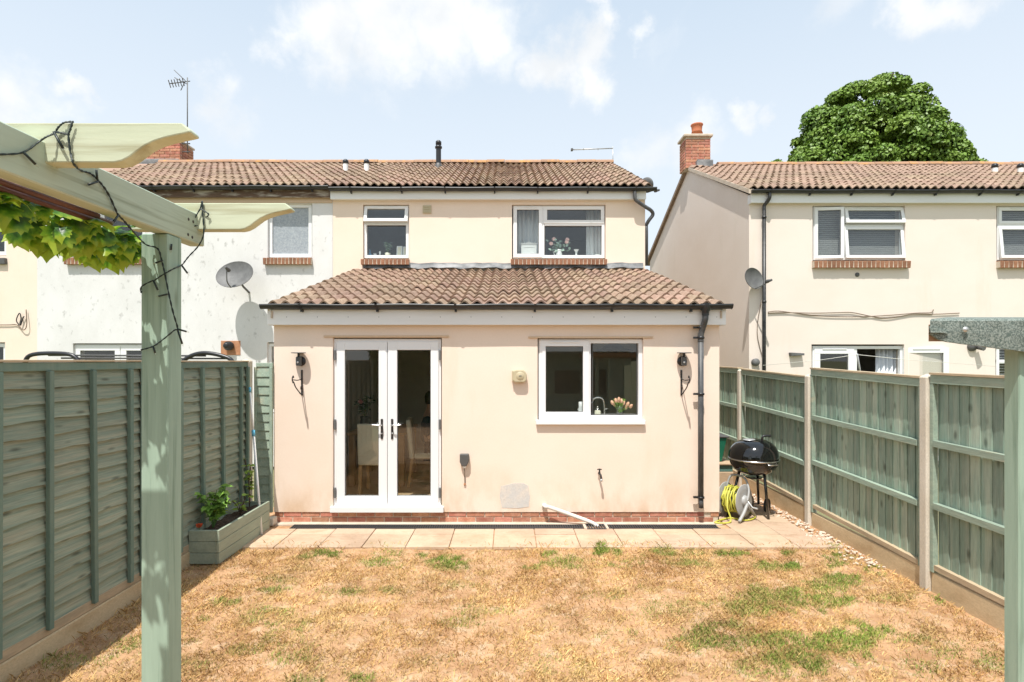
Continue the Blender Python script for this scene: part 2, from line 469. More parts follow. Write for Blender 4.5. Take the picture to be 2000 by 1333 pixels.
M['bin'] = mk('green_bin_plastic', (.01, .15, .085), rough=.4, fvar=.05)
M['boxwood'] = mk('pale_wood', (.52, .38, .25), (.44, .31, .19), rough=.8, scale=(3, 12, 12), fvar=.12)
M['teal'] = mk('teal_paint', (.10, .20, .17), rough=.7, fvar=.1)
M['blue'] = mk('pale_blue_plastic', (.12, .42, .60), rough=.4)
M['polewhite'] = mk('white_painted_pole', (.80, .79, .76), rough=.4, fvar=.03)
M['terracotta'] = mk('terracotta', (.48, .16, .075), rough=.85, fvar=.12)
M['stem'] = mk('green_stem', (.10, .20, .05), rough=.6, fvar=.1)
M['twig'] = mk('brown_twig', (.11, .065, .04), rough=.85, fvar=.2)
M['leafgreen'] = mk('garden_leaf', (.16, .31, .04), (.26, .41, .07), rough=.5, scale=(30, 30, 30), fvar=.15)
M['leaflime'] = mk('lime_leaf', (.34, .44, .06), (.22, .36, .05), rough=.5, scale=(30, 30, 30), fvar=.15)
M['leafdark'] = mk('dark_leaf', (.03, .075, .02), (.06, .12, .03), rough=.5, scale=(20, 20, 20), fvar=.2)
M['leafpale'] = mk('silver_green_leaf', (.36, .48, .38), (.25, .40, .32), rough=.6, scale=(40, 40, 40), fvar=.15)
M['crown'] = mk('sycamore_leaf', (.11, .205, .026), (.20, .30, .045), rough=.5, scale=(.9, .9, .9), lo=.35, hi=.65, fine=6, fvar=.3, spec=.4,
                col3=(.26, .30, .07), s3=(2.6, 2.6, 2.6), lo3=.58, hi3=.78)
M['bark'] = mk('bark', (.13, .10, .075), (.08, .06, .045), rough=.95, scale=(5, 5, 1), fvar=.3, bump=.8, bdist=.02)
M['petalpeach'] = mk('peach_petal', (.85, .42, .27), (.88, .55, .36), rough=.5, scale=(30, 30, 30), fvar=.08)
M['petalpink'] = mk('pink_petal', (.80, .36, .38), rough=.5, fvar=.08)
M['petalblush'] = mk('blush_petal', (.86, .60, .58), rough=.6, fvar=.08)
M['flame'] = mk('orange_petal', (.75, .12, .04), rough=.5, fvar=.1)
M['skin'] = mk('skin', (.50, .29, .20), rough=.55, fvar=.05)
M['navy'] = mk('navy_cloth', (.02, .028, .045), rough=.9, fvar=.1)
M['hair'] = mk('dark_hair', (.018, .014, .012), rough=.5, fvar=.2)
M['shed'] = mk('green_shed_board', (.20, .28, .21), (.16, .235, .18), rough=.8, scale=(1, 9, 9), fvar=.15, rand=.1)
M['hedge'] = mk('hedge_leaf', (.05, .10, .022), (.08, .14, .03), rough=.6, scale=(3, 3, 3), fvar=.3)
M['lampshade'] = mk('slate_lamp_shade', (.10, .11, .17), rough=.35, fvar=.05)
M['blueglass'] = mk('blue_bottle', (.05, .25, .45), rough=.15)
M['cable'] = mk('brown_cable', (.16, .11, .07), rough=.6, fvar=.1)
M['clay'] = mk('orange_brick_patch', (.47, .235, .13), (.40, .19, .10), rough=.9, scale=(20, 20, 20), fvar=.2)
M['line'] = mk('pale_washing_line', (.75, .74, .66), rough=.5)
M['drain'] = mk('black_drain', (.045, .045, .046), rough=.6, fvar=.3)
# maple shaped leaf of the artificial vine: lime margin and dark heart, in the leaf's own coordinates
def vine_leaf_mat():
    m = mk('vine_leaf', (.1, .2, .03), rough=.38, coords='obj', fine=60, fvar=.1, scale=(20, 20, 20))
    t = m.node_tree
    b = t.nodes['Principled BSDF']
    tcn = N(t, 'ShaderNodeTexCoord')
    ln = N(t, 'ShaderNodeVectorMath', operation='LENGTH')
    nzz = N(t, 'ShaderNodeTexNoise'); nzz.inputs['Scale'].default_value = 28; nzz.inputs['Detail'].default_value = 4
    oi = N(t, 'ShaderNodeObjectInfo')
    va = N(t, 'ShaderNodeVectorMath', operation='ADD')
    t.links.new(tcn.outputs['Object'], va.inputs[0]); t.links.new(oi.outputs['Location'], va.inputs[1])
    t.links.new(va.outputs[0], nzz.inputs['Vector'])
    t.links.new(tcn.outputs['Object'], ln.inputs[0])
    ma = N(t, 'ShaderNodeMath', operation='MULTIPLY_ADD'); ma.inputs[1].default_value = .09; 
    t.links.new(nzz.outputs['Fac'], ma.inputs[0]); t.links.new(ln.outputs['Value'], ma.inputs[2])
    rp = N(t, 'ShaderNodeValToRGB')
    e = rp.color_ramp.elements
    e[0].position = .07; e[0].color = (.03, .09, .012, 1)
    e[1].position = .135; e[1].color = (.40, .53, .05, 1)
    k = e.new(.095); k.color = (.08, .22, .018, 1)
    k = e.new(.115); k.color = (.20, .38, .028, 1)
    t.links.new(ma.outputs[0], rp.inputs[0])
    t.links.new(rp.outputs[0], b.inputs['Base Color'])
    tl = N(t, 'ShaderNodeBsdfTranslucent')
    t.links.new(rp.outputs[0], tl.inputs['Color'])
    mi = N(t, 'ShaderNodeMixShader'); mi.inputs[0].default_value = .42
    o = t.nodes['Material Output']
    t.links.new(b.outputs[0], mi.inputs[1]); t.links.new(tl.outputs[0], mi.inputs[2]); t.links.new(mi.outputs[0], o.inputs['Surface'])
    return m
M['vine'] = vine_leaf_mat()

# ------------------------------------------------------------------ ground, lawn, patio
g = MB().add([(-1500, -1500, -.06), (1500, -1500, -.06), (1500, 1500, -.06), (-1500, 1500, -.06)], [(0, 1, 2, 3)])
struct(obj('ground', g, M['land'], fix=False))
def lawn_height(x, y):
    return .012 * np.sin(x * 2.1 + 1.3 * np.sin(y * 1.7)) * np.cos(y * 1.9 + .7) + .006 * np.sin(x * 7.3 + y * 5.1) - .012
nx, ny = 180, 200
xs = np.linspace(-3.32, 3.80, nx); ys = np.linspace(-4.5, 5.98, ny)
gx, gy = np.meshgrid(xs, ys)
gz = lawn_height(gx, gy) + nrg.normal(0, .003, gx.shape)
me = bpy.data.meshes.new('lawn')
idx = np.arange(nx * ny).reshape(ny, nx)
q = np.stack([idx[:-1, :-1], idx[:-1, 1:], idx[1:, 1:], idx[1:, :-1]], -1).reshape(-1, 4)
me.from_pydata(np.stack([gx, gy, gz], -1).reshape(-1, 3).tolist(), [], q.tolist())
me.polygons.foreach_set('use_smooth', [True] * len(me.polygons))
struct(link('lawn', me, M['soil']))

YW = 6.78                         # front wall of the extension
EX0, EX1 = XX(535, YW), XX(1405, YW)
YM = 10.4                         # wall of the terrace
PY0 = GD(1071)                    # lawn edge of the patio
pb = MB().box(-3.22, 3.72, PY0 + .012, 10.9, -.055, -.006)
patio = struct(obj('patio', pb, M['soil']))
slab_me = {}
def slab(x0, x1, y0, y1):
    k = (round(x1 - x0, 3), round(y1 - y0, 3))
    if k not in slab_me:
        hx, hy = (x1 - x0) / 2 - .004, (y1 - y0) / 2 - .004
        m_ = MB().cbox(-hx, hx, -hy, hy, -.035, 0, .004); slab_me[k] = m_.mesh('paving_slab'); m_.flip_fix(slab_me[k])
    link('paving_slab', slab_me[k], M['slab'], patio, ((x0 + x1) / 2, (y0 + y1) / 2, .012 + rnd.uniform(-.003, .003)), (rnd.uniform(-.004, .004), rnd.uniform(-.004, .004), rnd.uniform(-.006, .006)))
yr = GD(1046)
DR0, DR1 = GD(1034.5) - .005, GD(1026) - .02      # channel drain
x = -2.98 
k = 0
while x < 3.3:
    slab(x, x + .47, PY0, yr)
    if x < 2.45: slab(x, x + .47, yr, DR0)
    x += .47; k += 1
y = yr
while y < 10.6:                                    # side passage
    for xx in (2.66, 3.13):
        if y + .47 > yr + .1 or xx > 2.5: slab(xx, xx + .47 if xx < 3 else xx + .36, y, y + .47)
    y += .47
lm = MB().box(EX0 - .05, EX1, DR1, YW + .05, -.03, .012)
obj('mortar_haunch', lm, M['mortar'], patio)

# channel drain and gully
dr = thing('channel_drain', 'long black slotted channel drain along the foot of the extension', 'drain', (XX(990, DR0), DR0, 0))
m_ = MB()
for (a, b) in ((XX(565, DR0), XX(1141, DR0)), (XX(1187, DR0), XX(1408, DR0))):
    m_.box(a, b, DR0 + .004, DR0 + .012, -.02, .016); m_.box(a, b, DR1 - .012, DR1 - .004, -.02, .016)
    m_.box(a, b, DR0 + .012, DR1 - .012, -.03, -.005)
obj('channel', m_, M['drain'], dr)
m_ = MB()
for (a, b) in ((XX(565, DR0), XX(1141, DR0)), (XX(1187, DR0), XX(1408, DR0))):
    n = int((b - a) / .028)
    for i in range(n):
        xx = a + (b - a) * i / n
        m_.box(xx, xx + .014, DR0 + .010, DR1 - .010, .004, .015)
o = obj('grating', m_, M['drain'], dr); o['kind'] = 'stuff'
gl = thing('gully', 'square black gully grate under the white waste pipe', 'gully', (XX(1164, DR0), DR0, 0))
ga, gb = XX(1146, DR0), XX(1184, DR0)
m_ = MB().box(ga - .03, ga, DR0 - .03, DR1 + .01, -.03, .024).box(gb, gb + .03, DR0 - .03, DR1 + .01, -.03, .024).box(ga, gb, DR1, DR1 + .012, -.03, .024)
obj('surround', m_, M['mortar'], gl)
m_ = MB().box(ga, gb, DR0 - .03, DR1, -.04, -.02).box(ga, gb, DR0 - .032, DR0 - .018, -.02, .02).box(ga, gb, DR1 - .016, DR1 - .002, -.02, .02)
obj('pan', m_, M['drain'], gl)
for i in range(8):
    xx = ga + .008 + (gb - ga - .016) * i / 7.0
    obj('grate_bar', MB().box(xx - .006, xx + .006, DR0 - .018, DR1 - .016, -.01, .021), M['pipe'], gl)

# ------------------------------------------------------------------ tiles, bricks, windows
def tile_mesh(name, w, l, amp=.052, th=.022, n=16):
    m_ = MB()
    pr = [(-w / 2 + w * i / n, amp * (0.5 - .5 * math.cos(2 * PI * 2 * i / n)) ** .85) for i in range(n + 1)]
    vs = [(x, 0, z) for x, z in pr] + [(x, l, z - .008) for x, z in pr]
    m_.add(vs, [(i, i + 1, i + n + 2, i + n + 1) for i in range(n)], True)
    vs = [(x, 0, z) for x, z in pr] + [(x, .002, z - th) for x, z in pr]
    m_.add(vs, [(i + n + 1, i + n + 2, i + 1, i) for i in range(n)])
    # sides
    m_.add([(-w / 2, 0, 0), (-w / 2, l, -.008), (-w / 2, l, -.024), (-w / 2, 0, -.016)], [(0, 1, 2, 3)])
    m_.add([(w / 2, 0, 0), (w / 2, l, -.008), (w / 2, l, -.024), (w / 2, 0, -.016)], [(3, 2, 1, 0)])
    return m_.mesh(name)
def tile_roof(house, name, x0, x1, ye, ze, yr_, zr, mat, cols, rows, keep=None, label=None, thick=.06):
    """one slope of a roof: deck plus tiles, the eaves edge at (ye, ze), the top at (yr_, zr)"""
    a = math.atan2(zr - ze, yr_ - ye)
    ln = math.hypot(zr - ze, yr_ - ye)
    deck = MB()
    nrm = Vector((0, -math.sin(a), math.cos(a)))
    e0 = Vector((0, ye + .05, ze)) - nrm * .045; e1 = Vector((0, yr_, zr)) - nrm * .03
    vs = []
    for xx in (x0 + .02, x1 - .02):
        for p in (e0, e1, e1 - nrm * thick, e0 - nrm * thick):
            vs.append((xx, p.y, p.z))
    deck.add(vs, [(0, 1, 2, 3), (7, 6, 5, 4), (0, 4, 5, 1), (1, 5, 6, 2), (2, 6, 7, 3), (3, 7, 4, 0)])
    ro = obj(name, deck, M['under'], house)
    w = (x1 - x0) / cols; gauge = ln / rows
    tm = tile_mesh('roof_tile', w, gauge + .07)
    extra = MB()
    for r in range(rows):
        for c in range(cols):
            s_ = r * gauge
            p = Vector((x0 + w * (c + .5), ye + math.cos(a) * s_, ze + math.sin(a) * s_))
            rot = Euler((a - .062 + rnd.uniform(-.008, .008), rnd.uniform(-.012, .012), rnd.uniform(-.01, .01)))
            p = p + nrm * rnd.uniform(0, .005) + Vector((0, rnd.uniform(-.013, .013) - (.04 if rnd.random() < .012 else 0), 0))
            if keep is None or keep(r, c):
                link('roof_tile', tm, mat, ro, p, rot)
            else:
                extra.M = Matrix.Translation(p) @ rot.to_matrix().to_4x4()
                extra.add([v.co for v in tm.vertices], [tuple(f.vertices) for f in tm.polygons], True)
    if extra.v:
        o = obj('far_roof_tiles', extra, mat, ro, fix=False); o['kind'] = 'stuff'
    return ro
def ridge_tiles(ro, x0, x1, y, z, mat):
    n = max(1, round((x1 - x0) / .45)); w = (x1 - x0) / n
    m_ = MB()
    seg = 8
    vs = [(xx, -.13 * math.cos(PI * j / seg), .10 * math.sin(PI * j / seg)) for xx in (-w / 2 + .003, w / 2 - .003) for j in range(seg + 1)]
    m_.add(vs, [(j, j + 1, j + seg + 2, j + seg + 1) for j in range(seg)], True)
    m_.add(vs, [tuple(range(seg + 1)), tuple(range(2 * seg + 1, seg, -1))])
    rm = m_.mesh('ridge_tile')
    for i in range(n):
        link('ridge_tile', rm, mat, ro, (x0 + w * (i + .5), y, z + rnd.uniform(-.008, .008)), (0, rnd.uniform(-.012, .012), rnd.uniform(-.01, .01)))
def brick_mesh(w, d, h, c=.004):
    m_ = MB().cbox(-w / 2, w / 2, -d / 2, d / 2, -h / 2, h / 2, c)
    me_ = m_.mesh('brick'); m_.flip_fix(me_)
    return me_
def brick_sill(house, x0, x1, ztop, y, h=.075, n=None):
    """header course under a window, sloping forward"""
    n = n or max(3, round((x1 - x0) / .075))
    w = (x1 - x0) / n
    s_ = obj('window_sill', MB().box(x0 + .006, x1 - .006, y - .058, y + .1, ztop - h + .004, ztop - .010), M['mortar'], house)
    bm_ = brick_mesh(w - .014, .11, h, .006)
    for i in range(n):
        link('brick', bm_, M['sillbrick'], s_, (x0 + w * (i + .5), y - .012 + rnd.uniform(-.003, .003), ztop - h / 2 + rnd.uniform(-.002, .002)), (.10, 0, 0))
    return s_
def ring(mb, x0, x1, z0, z1, y0, y1, b):
    mb.cbox(x0, x1, y0, y1, z1 - b, z1, .004); mb.cbox(x0, x1, y0, y1, z0, z0 + b, .004)
    mb.cbox(x0, x0 + b, y0 + .001, y1 - .001, z0 + b - .002, z1 - b + .002, .003); mb.cbox(x1 - b, x1, y0 + .001, y1 - .001, z0 + b - .002, z1 - b + .002, .003)
def sash(win, x0, x1, z0, z1, y, b=.055, dep=.05, tilt=0.0, side=0.0, glass='glass', vent=False, proud=.012):
    """opening light: frame + pane, swung out by tilt (hung at the top) or side (hinged at x0)"""
    T = Matrix.Identity(4)
    if tilt: T = Matrix.Translation((0, y, z1)) @ Matrix.Rotation(-tilt, 4, 'X') @ Matrix.Translation((0, -y, -z1))
    if side: T = Matrix.Translation((x0 if side > 0 else x1, y, 0)) @ Matrix.Rotation(-side, 4, 'Z') @ Matrix.Translation((-(x0 if side > 0 else x1), -y, 0))
    m_ = MB(); m_.M = T
    ring(m_, x0, x1, z0, z1, y - proud, y - proud + dep, b)
    so = obj('sash', m_, M['upvc'], win)
    pane(win, x0 + b - .004, x1 - b + .004, z0 + b - .004, z1 - b + .004, y - proud + .022, glass, T)
    if vent:
        m_ = MB(); m_.M = T
        w = (x1 - x0)
        m_.cbox(x0 + w * .2, x1 - w * .2, y - proud - .012, y - proud - .001, z1 - .032, z1 - .016, .003)
        obj('trickle_vent', m_, M['upvc'], win)
    return so
def pane(win, x0, x1, z0, z1, y, glass='glass', T=None):
    m_ = MB()
    if T is not None: m_.M = T
    m_.box(x0, x1, y, y + .006, z0, z1)
    obj('pane', m_, M[glass], win)
    g_ = MB()
    if T is not None: g_.M = T
    ring(g_, x0 + .001, x1 - .001, z0 + .001, z1 - .001, y - .006, y - .0008, .010)
    obj('gasket', g_, M['grey'], win)
def window_frame(house, x0, x1, z0, z1, y, b=.05, dep=.07, mull=(), trans=(), name='window'):
    m_ = MB()
    ring(m_, x0, x1, z0, z1, y, y + dep, b)
    for mx_ in mull: m_.cbox(mx_ - b / 2, mx_ + b / 2, y + .002, y + dep - .002, z0 + b - .002, z1 - b + .002, .003)
    for (a, c, zz) in trans: m_.cbox(a, c, y + .002, y + dep - .002, zz - b / 2, zz + b / 2, .003)
    return obj(name, m_, M['upvc'], house)
def gutter(house, x0, x1, y, z, r=.056, nb=8):
    m_ = MB()
    seg = 10
    n = 24
    vs, fs = [], []
    for i in range(n + 1):
        xx = x0 + (x1 - x0) * i / n
        zz = z + .004 * math.sin(i * 1.1)
        for rr in (r, r - .004):
            for j in range(seg + 1):
                a = PI + PI * j / seg
                vs.append((xx, y + rr * math.cos(a), zz + rr * math.sin(a)))
    st = 2 * (seg + 1)
    for i in range(n):
        for j in range(seg):
            fs.append((i * st + j, i * st + j + 1, (i + 1) * st + j + 1, (i + 1) * st + j))
            k2 = seg + 1
            fs.append((i * st + k2 + j + 1, i * st + k2 + j, (i + 1) * st + k2 + j, (i + 1) * st + k2 + j + 1))
        fs.append((i * st, (i + 1) * st, (i + 1) * st + seg + 1, i * st + seg + 1))
        fs.append((i * st + seg, i * st + 2 * seg + 1, (i + 1) * st + 2 * seg + 1, (i + 1) * st + seg))
    m_.add(vs, fs, True)
    for xx in (x0, x1):
        c0 = [(xx, y + r * 1.04 * math.cos(PI + PI * j / seg), z + r * 1.04 * math.sin(PI + PI * j / seg)) for j in range(seg + 1)]
        m_.add(c0, [tuple(range(seg + 1))])
    g_ = obj('gutter', m_, M['gutter'], house, fix=False)
    for i in range(nb):
        xx = x0 + (x1 - x0) * (i + .5) / nb + rnd.uniform(-.05, .05)
        b_ = MB()
        vs = []
        for x2 in (xx - .014, xx + .014):
            for rr in (r + .008, r + .001):
                for j in range(seg + 1):
                    a = PI + PI * j / seg
                    vs.append((x2, y + rr * math.cos(a), z + rr * math.sin(a)))
        k2 = seg + 1
        fs = [(j, j + 1, j + 1 + 2 * k2, j + 2 * k2) for j in range(seg)]
        fs += [(j, j + k2, j + 1 + k2, j + 1) for j in range(seg)] + [(2 * k2 + j, 2 * k2 + j + 1, 3 * k2 + j + 1, 3 * k2 + j) for j in range(seg)]
        b_.add(vs, fs)
        b_.box(xx - .012, xx + .012, y + .01, y + .06, z - r - .03, z - r - .004)
        obj('bracket', b_, M['black'], g_)
    return g_
def curve_pts(pts, k=6):
    """Catmull-Rom through points"""
    P_ = [Vector(p) for p in pts]
    out_ = []
    for i in range(len(P_) - 1):
        a, b, c, d = P_[max(0, i - 1)], P_[i], P_[i + 1], P_[min(len(P_) - 1, i + 2)]
        for j in range(k):
            t = j / k
            out_.append(.5 * ((2 * b) + (c - a) * t + (2 * a - 5 * b + 4 * c - d) * t * t + (3 * b - a - 3 * c + d) * t ** 3))
    out_.append(P_[-1])
    return out_
def room(house, x0, x1, y0, y1, z0, z1, floor='woodfloor', wall='room'):
    w_ = MB().add([(x0, y0, z0), (x1, y0, z0), (x1, y1, z0), (x0, y1, z0), (x0, y0, z1), (x1, y0, z1), (x1, y1, z1), (x0, y1, z1)],
                  [(4, 7, 6, 5), (1, 5, 6, 2), (2, 6, 7, 3), (3, 7, 4, 0)])
    obj('room_lining', w_, M[wall], house, fix=False)
    obj('room_floor', MB().box(x0, x1, y0, y1, z0 - .02, z0), M[floor], house)

# ------------------------------------------------------------------ the cream house with its extension
house = thing('terraced_house', 'cream rendered terraced house with tiled single-storey extension and white french doors', 'house', ((EX0 + EX1) / 2, YW, 0))
PLZ = ZZ(1000.5, YW)                              # top of the brick plinth
ZF0, ZF1 = ZZ(635, YW - .10), ZZ(601, YW - .10)   # fascia
# openings
dx0, dx1, dz0, dz1 = XX(650, YW), XX(863, YW), PLZ + .0, ZZ(660, YW)
wx0, wx1, wz0, wz1 = XX(1050, YW), XX(1256.5, YW), ZZ(821, YW), ZZ(661, YW)
wm = MB()
wall_holes(wm, EX0, EX1, PLZ, ZF1, YW, YW + .28, [(dx0, dx1, PLZ - .01, dz1), (wx0, wx1, wz0, wz1)])
for (a, b) in ((EX0, EX0 + .28), (EX1 - .28, EX1)):
    wm.box(a, b, YW + .28, YM - .001, PLZ, ZF1)
    y2, z2 = YM - .001, ZZ(527, YM) - .12
    wm.add([(a, YW + .28, ZF1), (b, YW + .28, ZF1), (a, y2, ZF1), (b, y2, ZF1), (a, y2, z2), (b, y2, z2)],
           [(0, 2, 4), (1, 5, 3), (0, 4, 5, 1)])
obj('extension_wall', wm, M['cream'], house)
# plinth of single bricks
pl = obj('brick_plinth', MB().box(EX0 + .012, EX1 - .012, YW + .018, YW + .2, -.02, PLZ - .002).box(EX1 - .2, EX1 - .012, YW + .2, YM, -.02, PLZ - .002)
         .box(EX0 + .012, EX0 + .2, YW + .2, YM, -.02, PLZ - .002), M['mortar'], house)
ch = PLZ / 2 - .002
bmh = brick_mesh(.215, .10, ch - .011); bmq = brick_mesh(.10, .10, ch - .011)
for r in range(2):
    xx = EX0 + .006
    zc = .006 + ch * r + ch / 2
    if r: 
        link('brick', bmq, M['brick'], pl, (xx + .05, YW + .060, zc)); xx += .112
    while xx + .215 < EX1 + .01:
        link('brick', bmh, M['brick'], pl, (xx + .1075, YW + .060 + rnd.uniform(-.003, .003), zc), (0, rnd.uniform(-.006, .006), 0)); xx += .2265
    if EX1 - xx > .09: link('brick', bmq, M['brick'], pl, (EX1 - .052, YW + .060, zc))
for r in range(2):                               # return along the passage
    for i in range(4):
        link('brick', bmh, M['brick'], pl, (EX1 - .055, YW + .25 + .2265 * i + .11 * r, .006 + ch * r + ch / 2), (0, 0, PI / 2))
# fascia and soffit
fy = YW - .10
fm = MB().cbox(XX(522, fy), XX(1418, fy), fy, fy + .02, ZF0, ZF1, .003)
fa = obj('fascia', fm, M['fascia'], house)
obj('soffit', MB().box(XX(524, fy), XX(1416, fy), fy + .02, YW, ZF0 + .004, ZF0 + .014), M['fascia'], house)
for xx in (XX(522, fy) + .002, XX(1418, fy) - .016):    # box ends
    obj('fascia_end', MB().prism([(xx, ZF0), (xx + .014, ZF0), (xx + .014, ZF1 + .05), (xx, ZF1)], fy + .02, YW + .2), M['fascia'], house)
for i in range(15):
    xx = XX(560 + i * 60, fy)
    obj('nail_head', MB().lathe([(0, -.003), (.005, -.002), (.005, 0)], (xx, fy, (ZF0 + ZF1) / 2 - .01), 8, 'Y'), M['steelgrey'], fa)
# extension roof
ER0, ER1 = EX0 - .02, EX1 + .02
eye_, eze = 6.615, ZZ(595.5, 6.615)
etop = ZZ(528, YM)
ext_roof = tile_roof(house, 'extension_roof', ER0, ER1, eye_, eze, YM - .01, etop, M['tile'], 18, 12)
# gable cheek boards at both verges
for xx in (ER0 + .03, ER1 - .05):
    obj('verge', MB().add([(xx, eye_ + .05, eze - .07), (xx + .02, eye_ + .05, eze - .07), (xx, YM, etop - .07), (xx + .02, YM, etop - .07),
                           (xx, eye_ + .05, eze - .16), (xx + .02, eye_ + .05, eze - .16), (xx, YM, etop - .16), (xx + .02, YM, etop - .16)],
                          [(0, 1, 3, 2), (4, 6, 7, 5), (0, 2, 6, 4), (1, 5, 7, 3), (0, 4, 5, 1), (2, 3, 7, 6)]), M['mortar'], house)
# lead flashing
fl = MB()
n = 40
vs = []
for i in range(n + 1):
    xx = EX0 + .15 + (EX1 - EX0 - .2) * i / n
    w_ = .012 * math.sin(i * 2.1) + .008 * math.sin(i * 5.3)
    vs += [(xx, YM - .006, etop + .135 + w_ * .6), (xx, YM - .02, etop + .035), (xx, YM - .12, etop + .022 + w_)]
fl.add(vs, [(3 * i + j, 3 * i + j + 1, 3 * i + j + 4, 3 * i + j + 3) for i in range(n) for j in range(2)], True)
obj('flashing', fl, M['lead'], house, fix=False)
# gutter and downpipe
egy, egz = 6.62, ZZ(595, 6.62)
gutter(house, XX(510, egy), XX(1429, egy), egy, egz, .058, 6)
px_ = XX(1371, 6.66)
dp = MB().tube(curve_pts([(XX(1378, egy), egy, egz - .04), (XX(1378, egy), egy, egz - .13), (XX(1377, 6.63), 6.63, egz - .19), (XX(1372, 6.68), 6.685, egz - .30),
                          (px_, 6.70, egz - .37), (px_, 6.70, egz - .45)], 5), .036, 12)
dp.tube([(px_, 6.70, egz - .42), (px_, 6.70, ZZ(972, 6.70))], .034, 14)
dp.tube([(px_, 6.70, ZZ(972, 6.70)), (px_ + .004, 6.695, ZZ(992, 6.70))], .030, 14)
dpo = obj('downpipe', dp, M['pipe'], house)
for yy in (640, 660, 770, 972):
    obj('pipe_clip', MB().lathe([(.036, -.014), (.043, -.013), (.043, .013), (.036, .014)], (px_, 6.70, ZZ(yy, 6.7)), 14).box(px_ - .085, px_ - .03, 6.70, 6.73, ZZ(yy, 6.7) - .012, ZZ(yy, 6.7) + .012), M['black'], dpo)
obj('gutter_outlet', MB().lathe([(.062, .04), (.062, -.03), (.042, -.06), (.042, -.10)], (XX(1378, egy), egy, egz - .03), 16), M['black'], house)
# drip strips over the openings
for (a, b, yy) in ((633, 877, 657), (1032, 1275, 659)):
    obj('drip_strip', MB().cbox(XX(a, YW), XX(b, YW), YW - .022, YW + .01, ZZ(yy + 2, YW), ZZ(yy - 2, YW), .003), M['drip'], house)

# french doors
DY = YW + .035
fd = window_frame(house, XX(652, DY), XX(861.5, DY), ZZ(990, DY), ZZ(662.5, DY), DY, b=.045, name='french_door')
obj('door_sill', MB().cbox(XX(644, YW - .05), XX(866, YW - .05), YW - .05, YW + .12, ZZ(1002, YW - .05), ZZ(991, YW - .05), .005), M['upvc'], house)
mid = XX(757, DY)
for (a, b, hx, sgn) in ((XX(657.5, DY), mid - .003, XX(746.5, DY), -1), (mid + .003, XX(857, DY), XX(766.5, DY), 1)):
    z0, z1 = ZZ(987, DY), ZZ(667.5, DY)
    gx0, gx1 = (XX(674, DY), XX(740, DY)) if sgn < 0 else (XX(776, DY), XX(841.5, DY))
    gz0, gz1 = ZZ(969, DY), ZZ(684, DY)
    m_ = MB()
    yf = DY - .014
    for (q0, q1, r0, r1) in ((a, gx0, z0, z1), (gx1, b, z0, z1), (gx0 - .001, gx1 + .001, z0, gz0), (gx0 - .001, gx1 + .001, gz1, z1)):
        m_.cbox(q0, q1, yf + (.0005 if q0 == gx0 - .001 else 0), yf + .062, r0, r1, .004)
    leaf = obj('door_leaf', m_, M['upvc'], fd)
    pane(fd, gx0 - .004, gx1 + .004, gz0 - .004, gz1 + .004, yf + .02)
    zh = ZZ(838, DY)
    hp = MB().cbox(hx - .014, hx + .014, yf - .010, yf + .002, zh - .125, zh + .125, .004)
    obj('handle_plate', hp, M['iron'], fd)
    hl = MB().tube(curve_pts([(hx, yf - .008, zh + .05), (hx, yf - .05, zh + .05), (hx + sgn * .03, yf - .062, zh + .052), (hx + sgn * .125, yf - .058, zh + .057)], 4), .0095, 8)
    obj('handle', hl, M['chrome'], fd)
    obj('keyhole', MB().lathe([(0, -.016), (.009, -.015), (.009, -.008)], (hx, yf, zh - .055), 12, 'Y'), M['chrome'], fd)
    hxx = XX(655.5, DY) if sgn < 0 else XX(859.5, DY)
    for yy in (694, 829, 962):
        obj('hinge', MB().cbox(hxx - .013, hxx + .013, yf - .022, yf + .005, ZZ(yy, DY) - .062, ZZ(yy, DY) + .062, .004), M['steelgrey'], fd)
# kitchen window
KY = YW + .035
kw = window_frame(house, XX(1052, KY), XX(1255, KY), ZZ(820, KY), ZZ(663, KY), KY, b=.05, mull=(XX(1150, KY),))
sash(kw, XX(1054, KY), XX(1150.5, KY), ZZ(817, KY), ZZ(665, KY), KY, b=.075, vent=True)
pane(kw, XX(1157, KY), XX(1246, KY), ZZ(811, KY), ZZ(668, KY), KY + .03)
obj('window_sill', MB().cbox(XX(1047, YW - .05), XX(1261, YW - .05), YW - .05, YW + .11, ZZ(830, YW - .05), ZZ(821.5, YW - .05), .005), M['upvc'], house)
# interior of the extension
room(house, EX0 + .285, EX1 - .285, YW + .285, YM - .02, PLZ + .02, ZF1 - .06, wall='room')
# plaster patch, waste pipe
pp = MB()
pts = [(978, 950), (992, 947), (1003, 944), (1022, 944), (1032, 949), (1035, 970), (1033, 990), (1012, 993), (980, 992), (976, 970)]
pp.prism([(XX(a, YW), ZZ(b, YW)) for a, b in pts], YW - .003, YW + .01)
obj('filler_patch', pp, M['plaster'], house)
wp = MB().tube(curve_pts([(XX(1063, YW), YW + .03, ZZ(988, YW)), (XX(1065, 6.72), 6.70, ZZ(990, 6.70)), (XX(1075, 6.70), 6.70, ZZ(992, 6.70)), (XX(1118, 6.68), 6.68, ZZ(1007, 6.68)), (XX(1155, 6.66), 6.66, ZZ(1021, 6.66)), (XX(1163, 6.65), 6.65, ZZ(1026, 6.65)), (XX(1168, 6.65), 6.64, .0)], 5), .024, 12)
wpo = obj('waste_pipe', wp, M['waste'], house)
obj('pipe_socket', MB().lathe([(.025, -.03), (.031, -.028), (.031, .02), (.025, .022)], (XX(1063, YW), YW - .01, ZZ(988, YW)), 14, 'Y'), M['waste'], wpo)
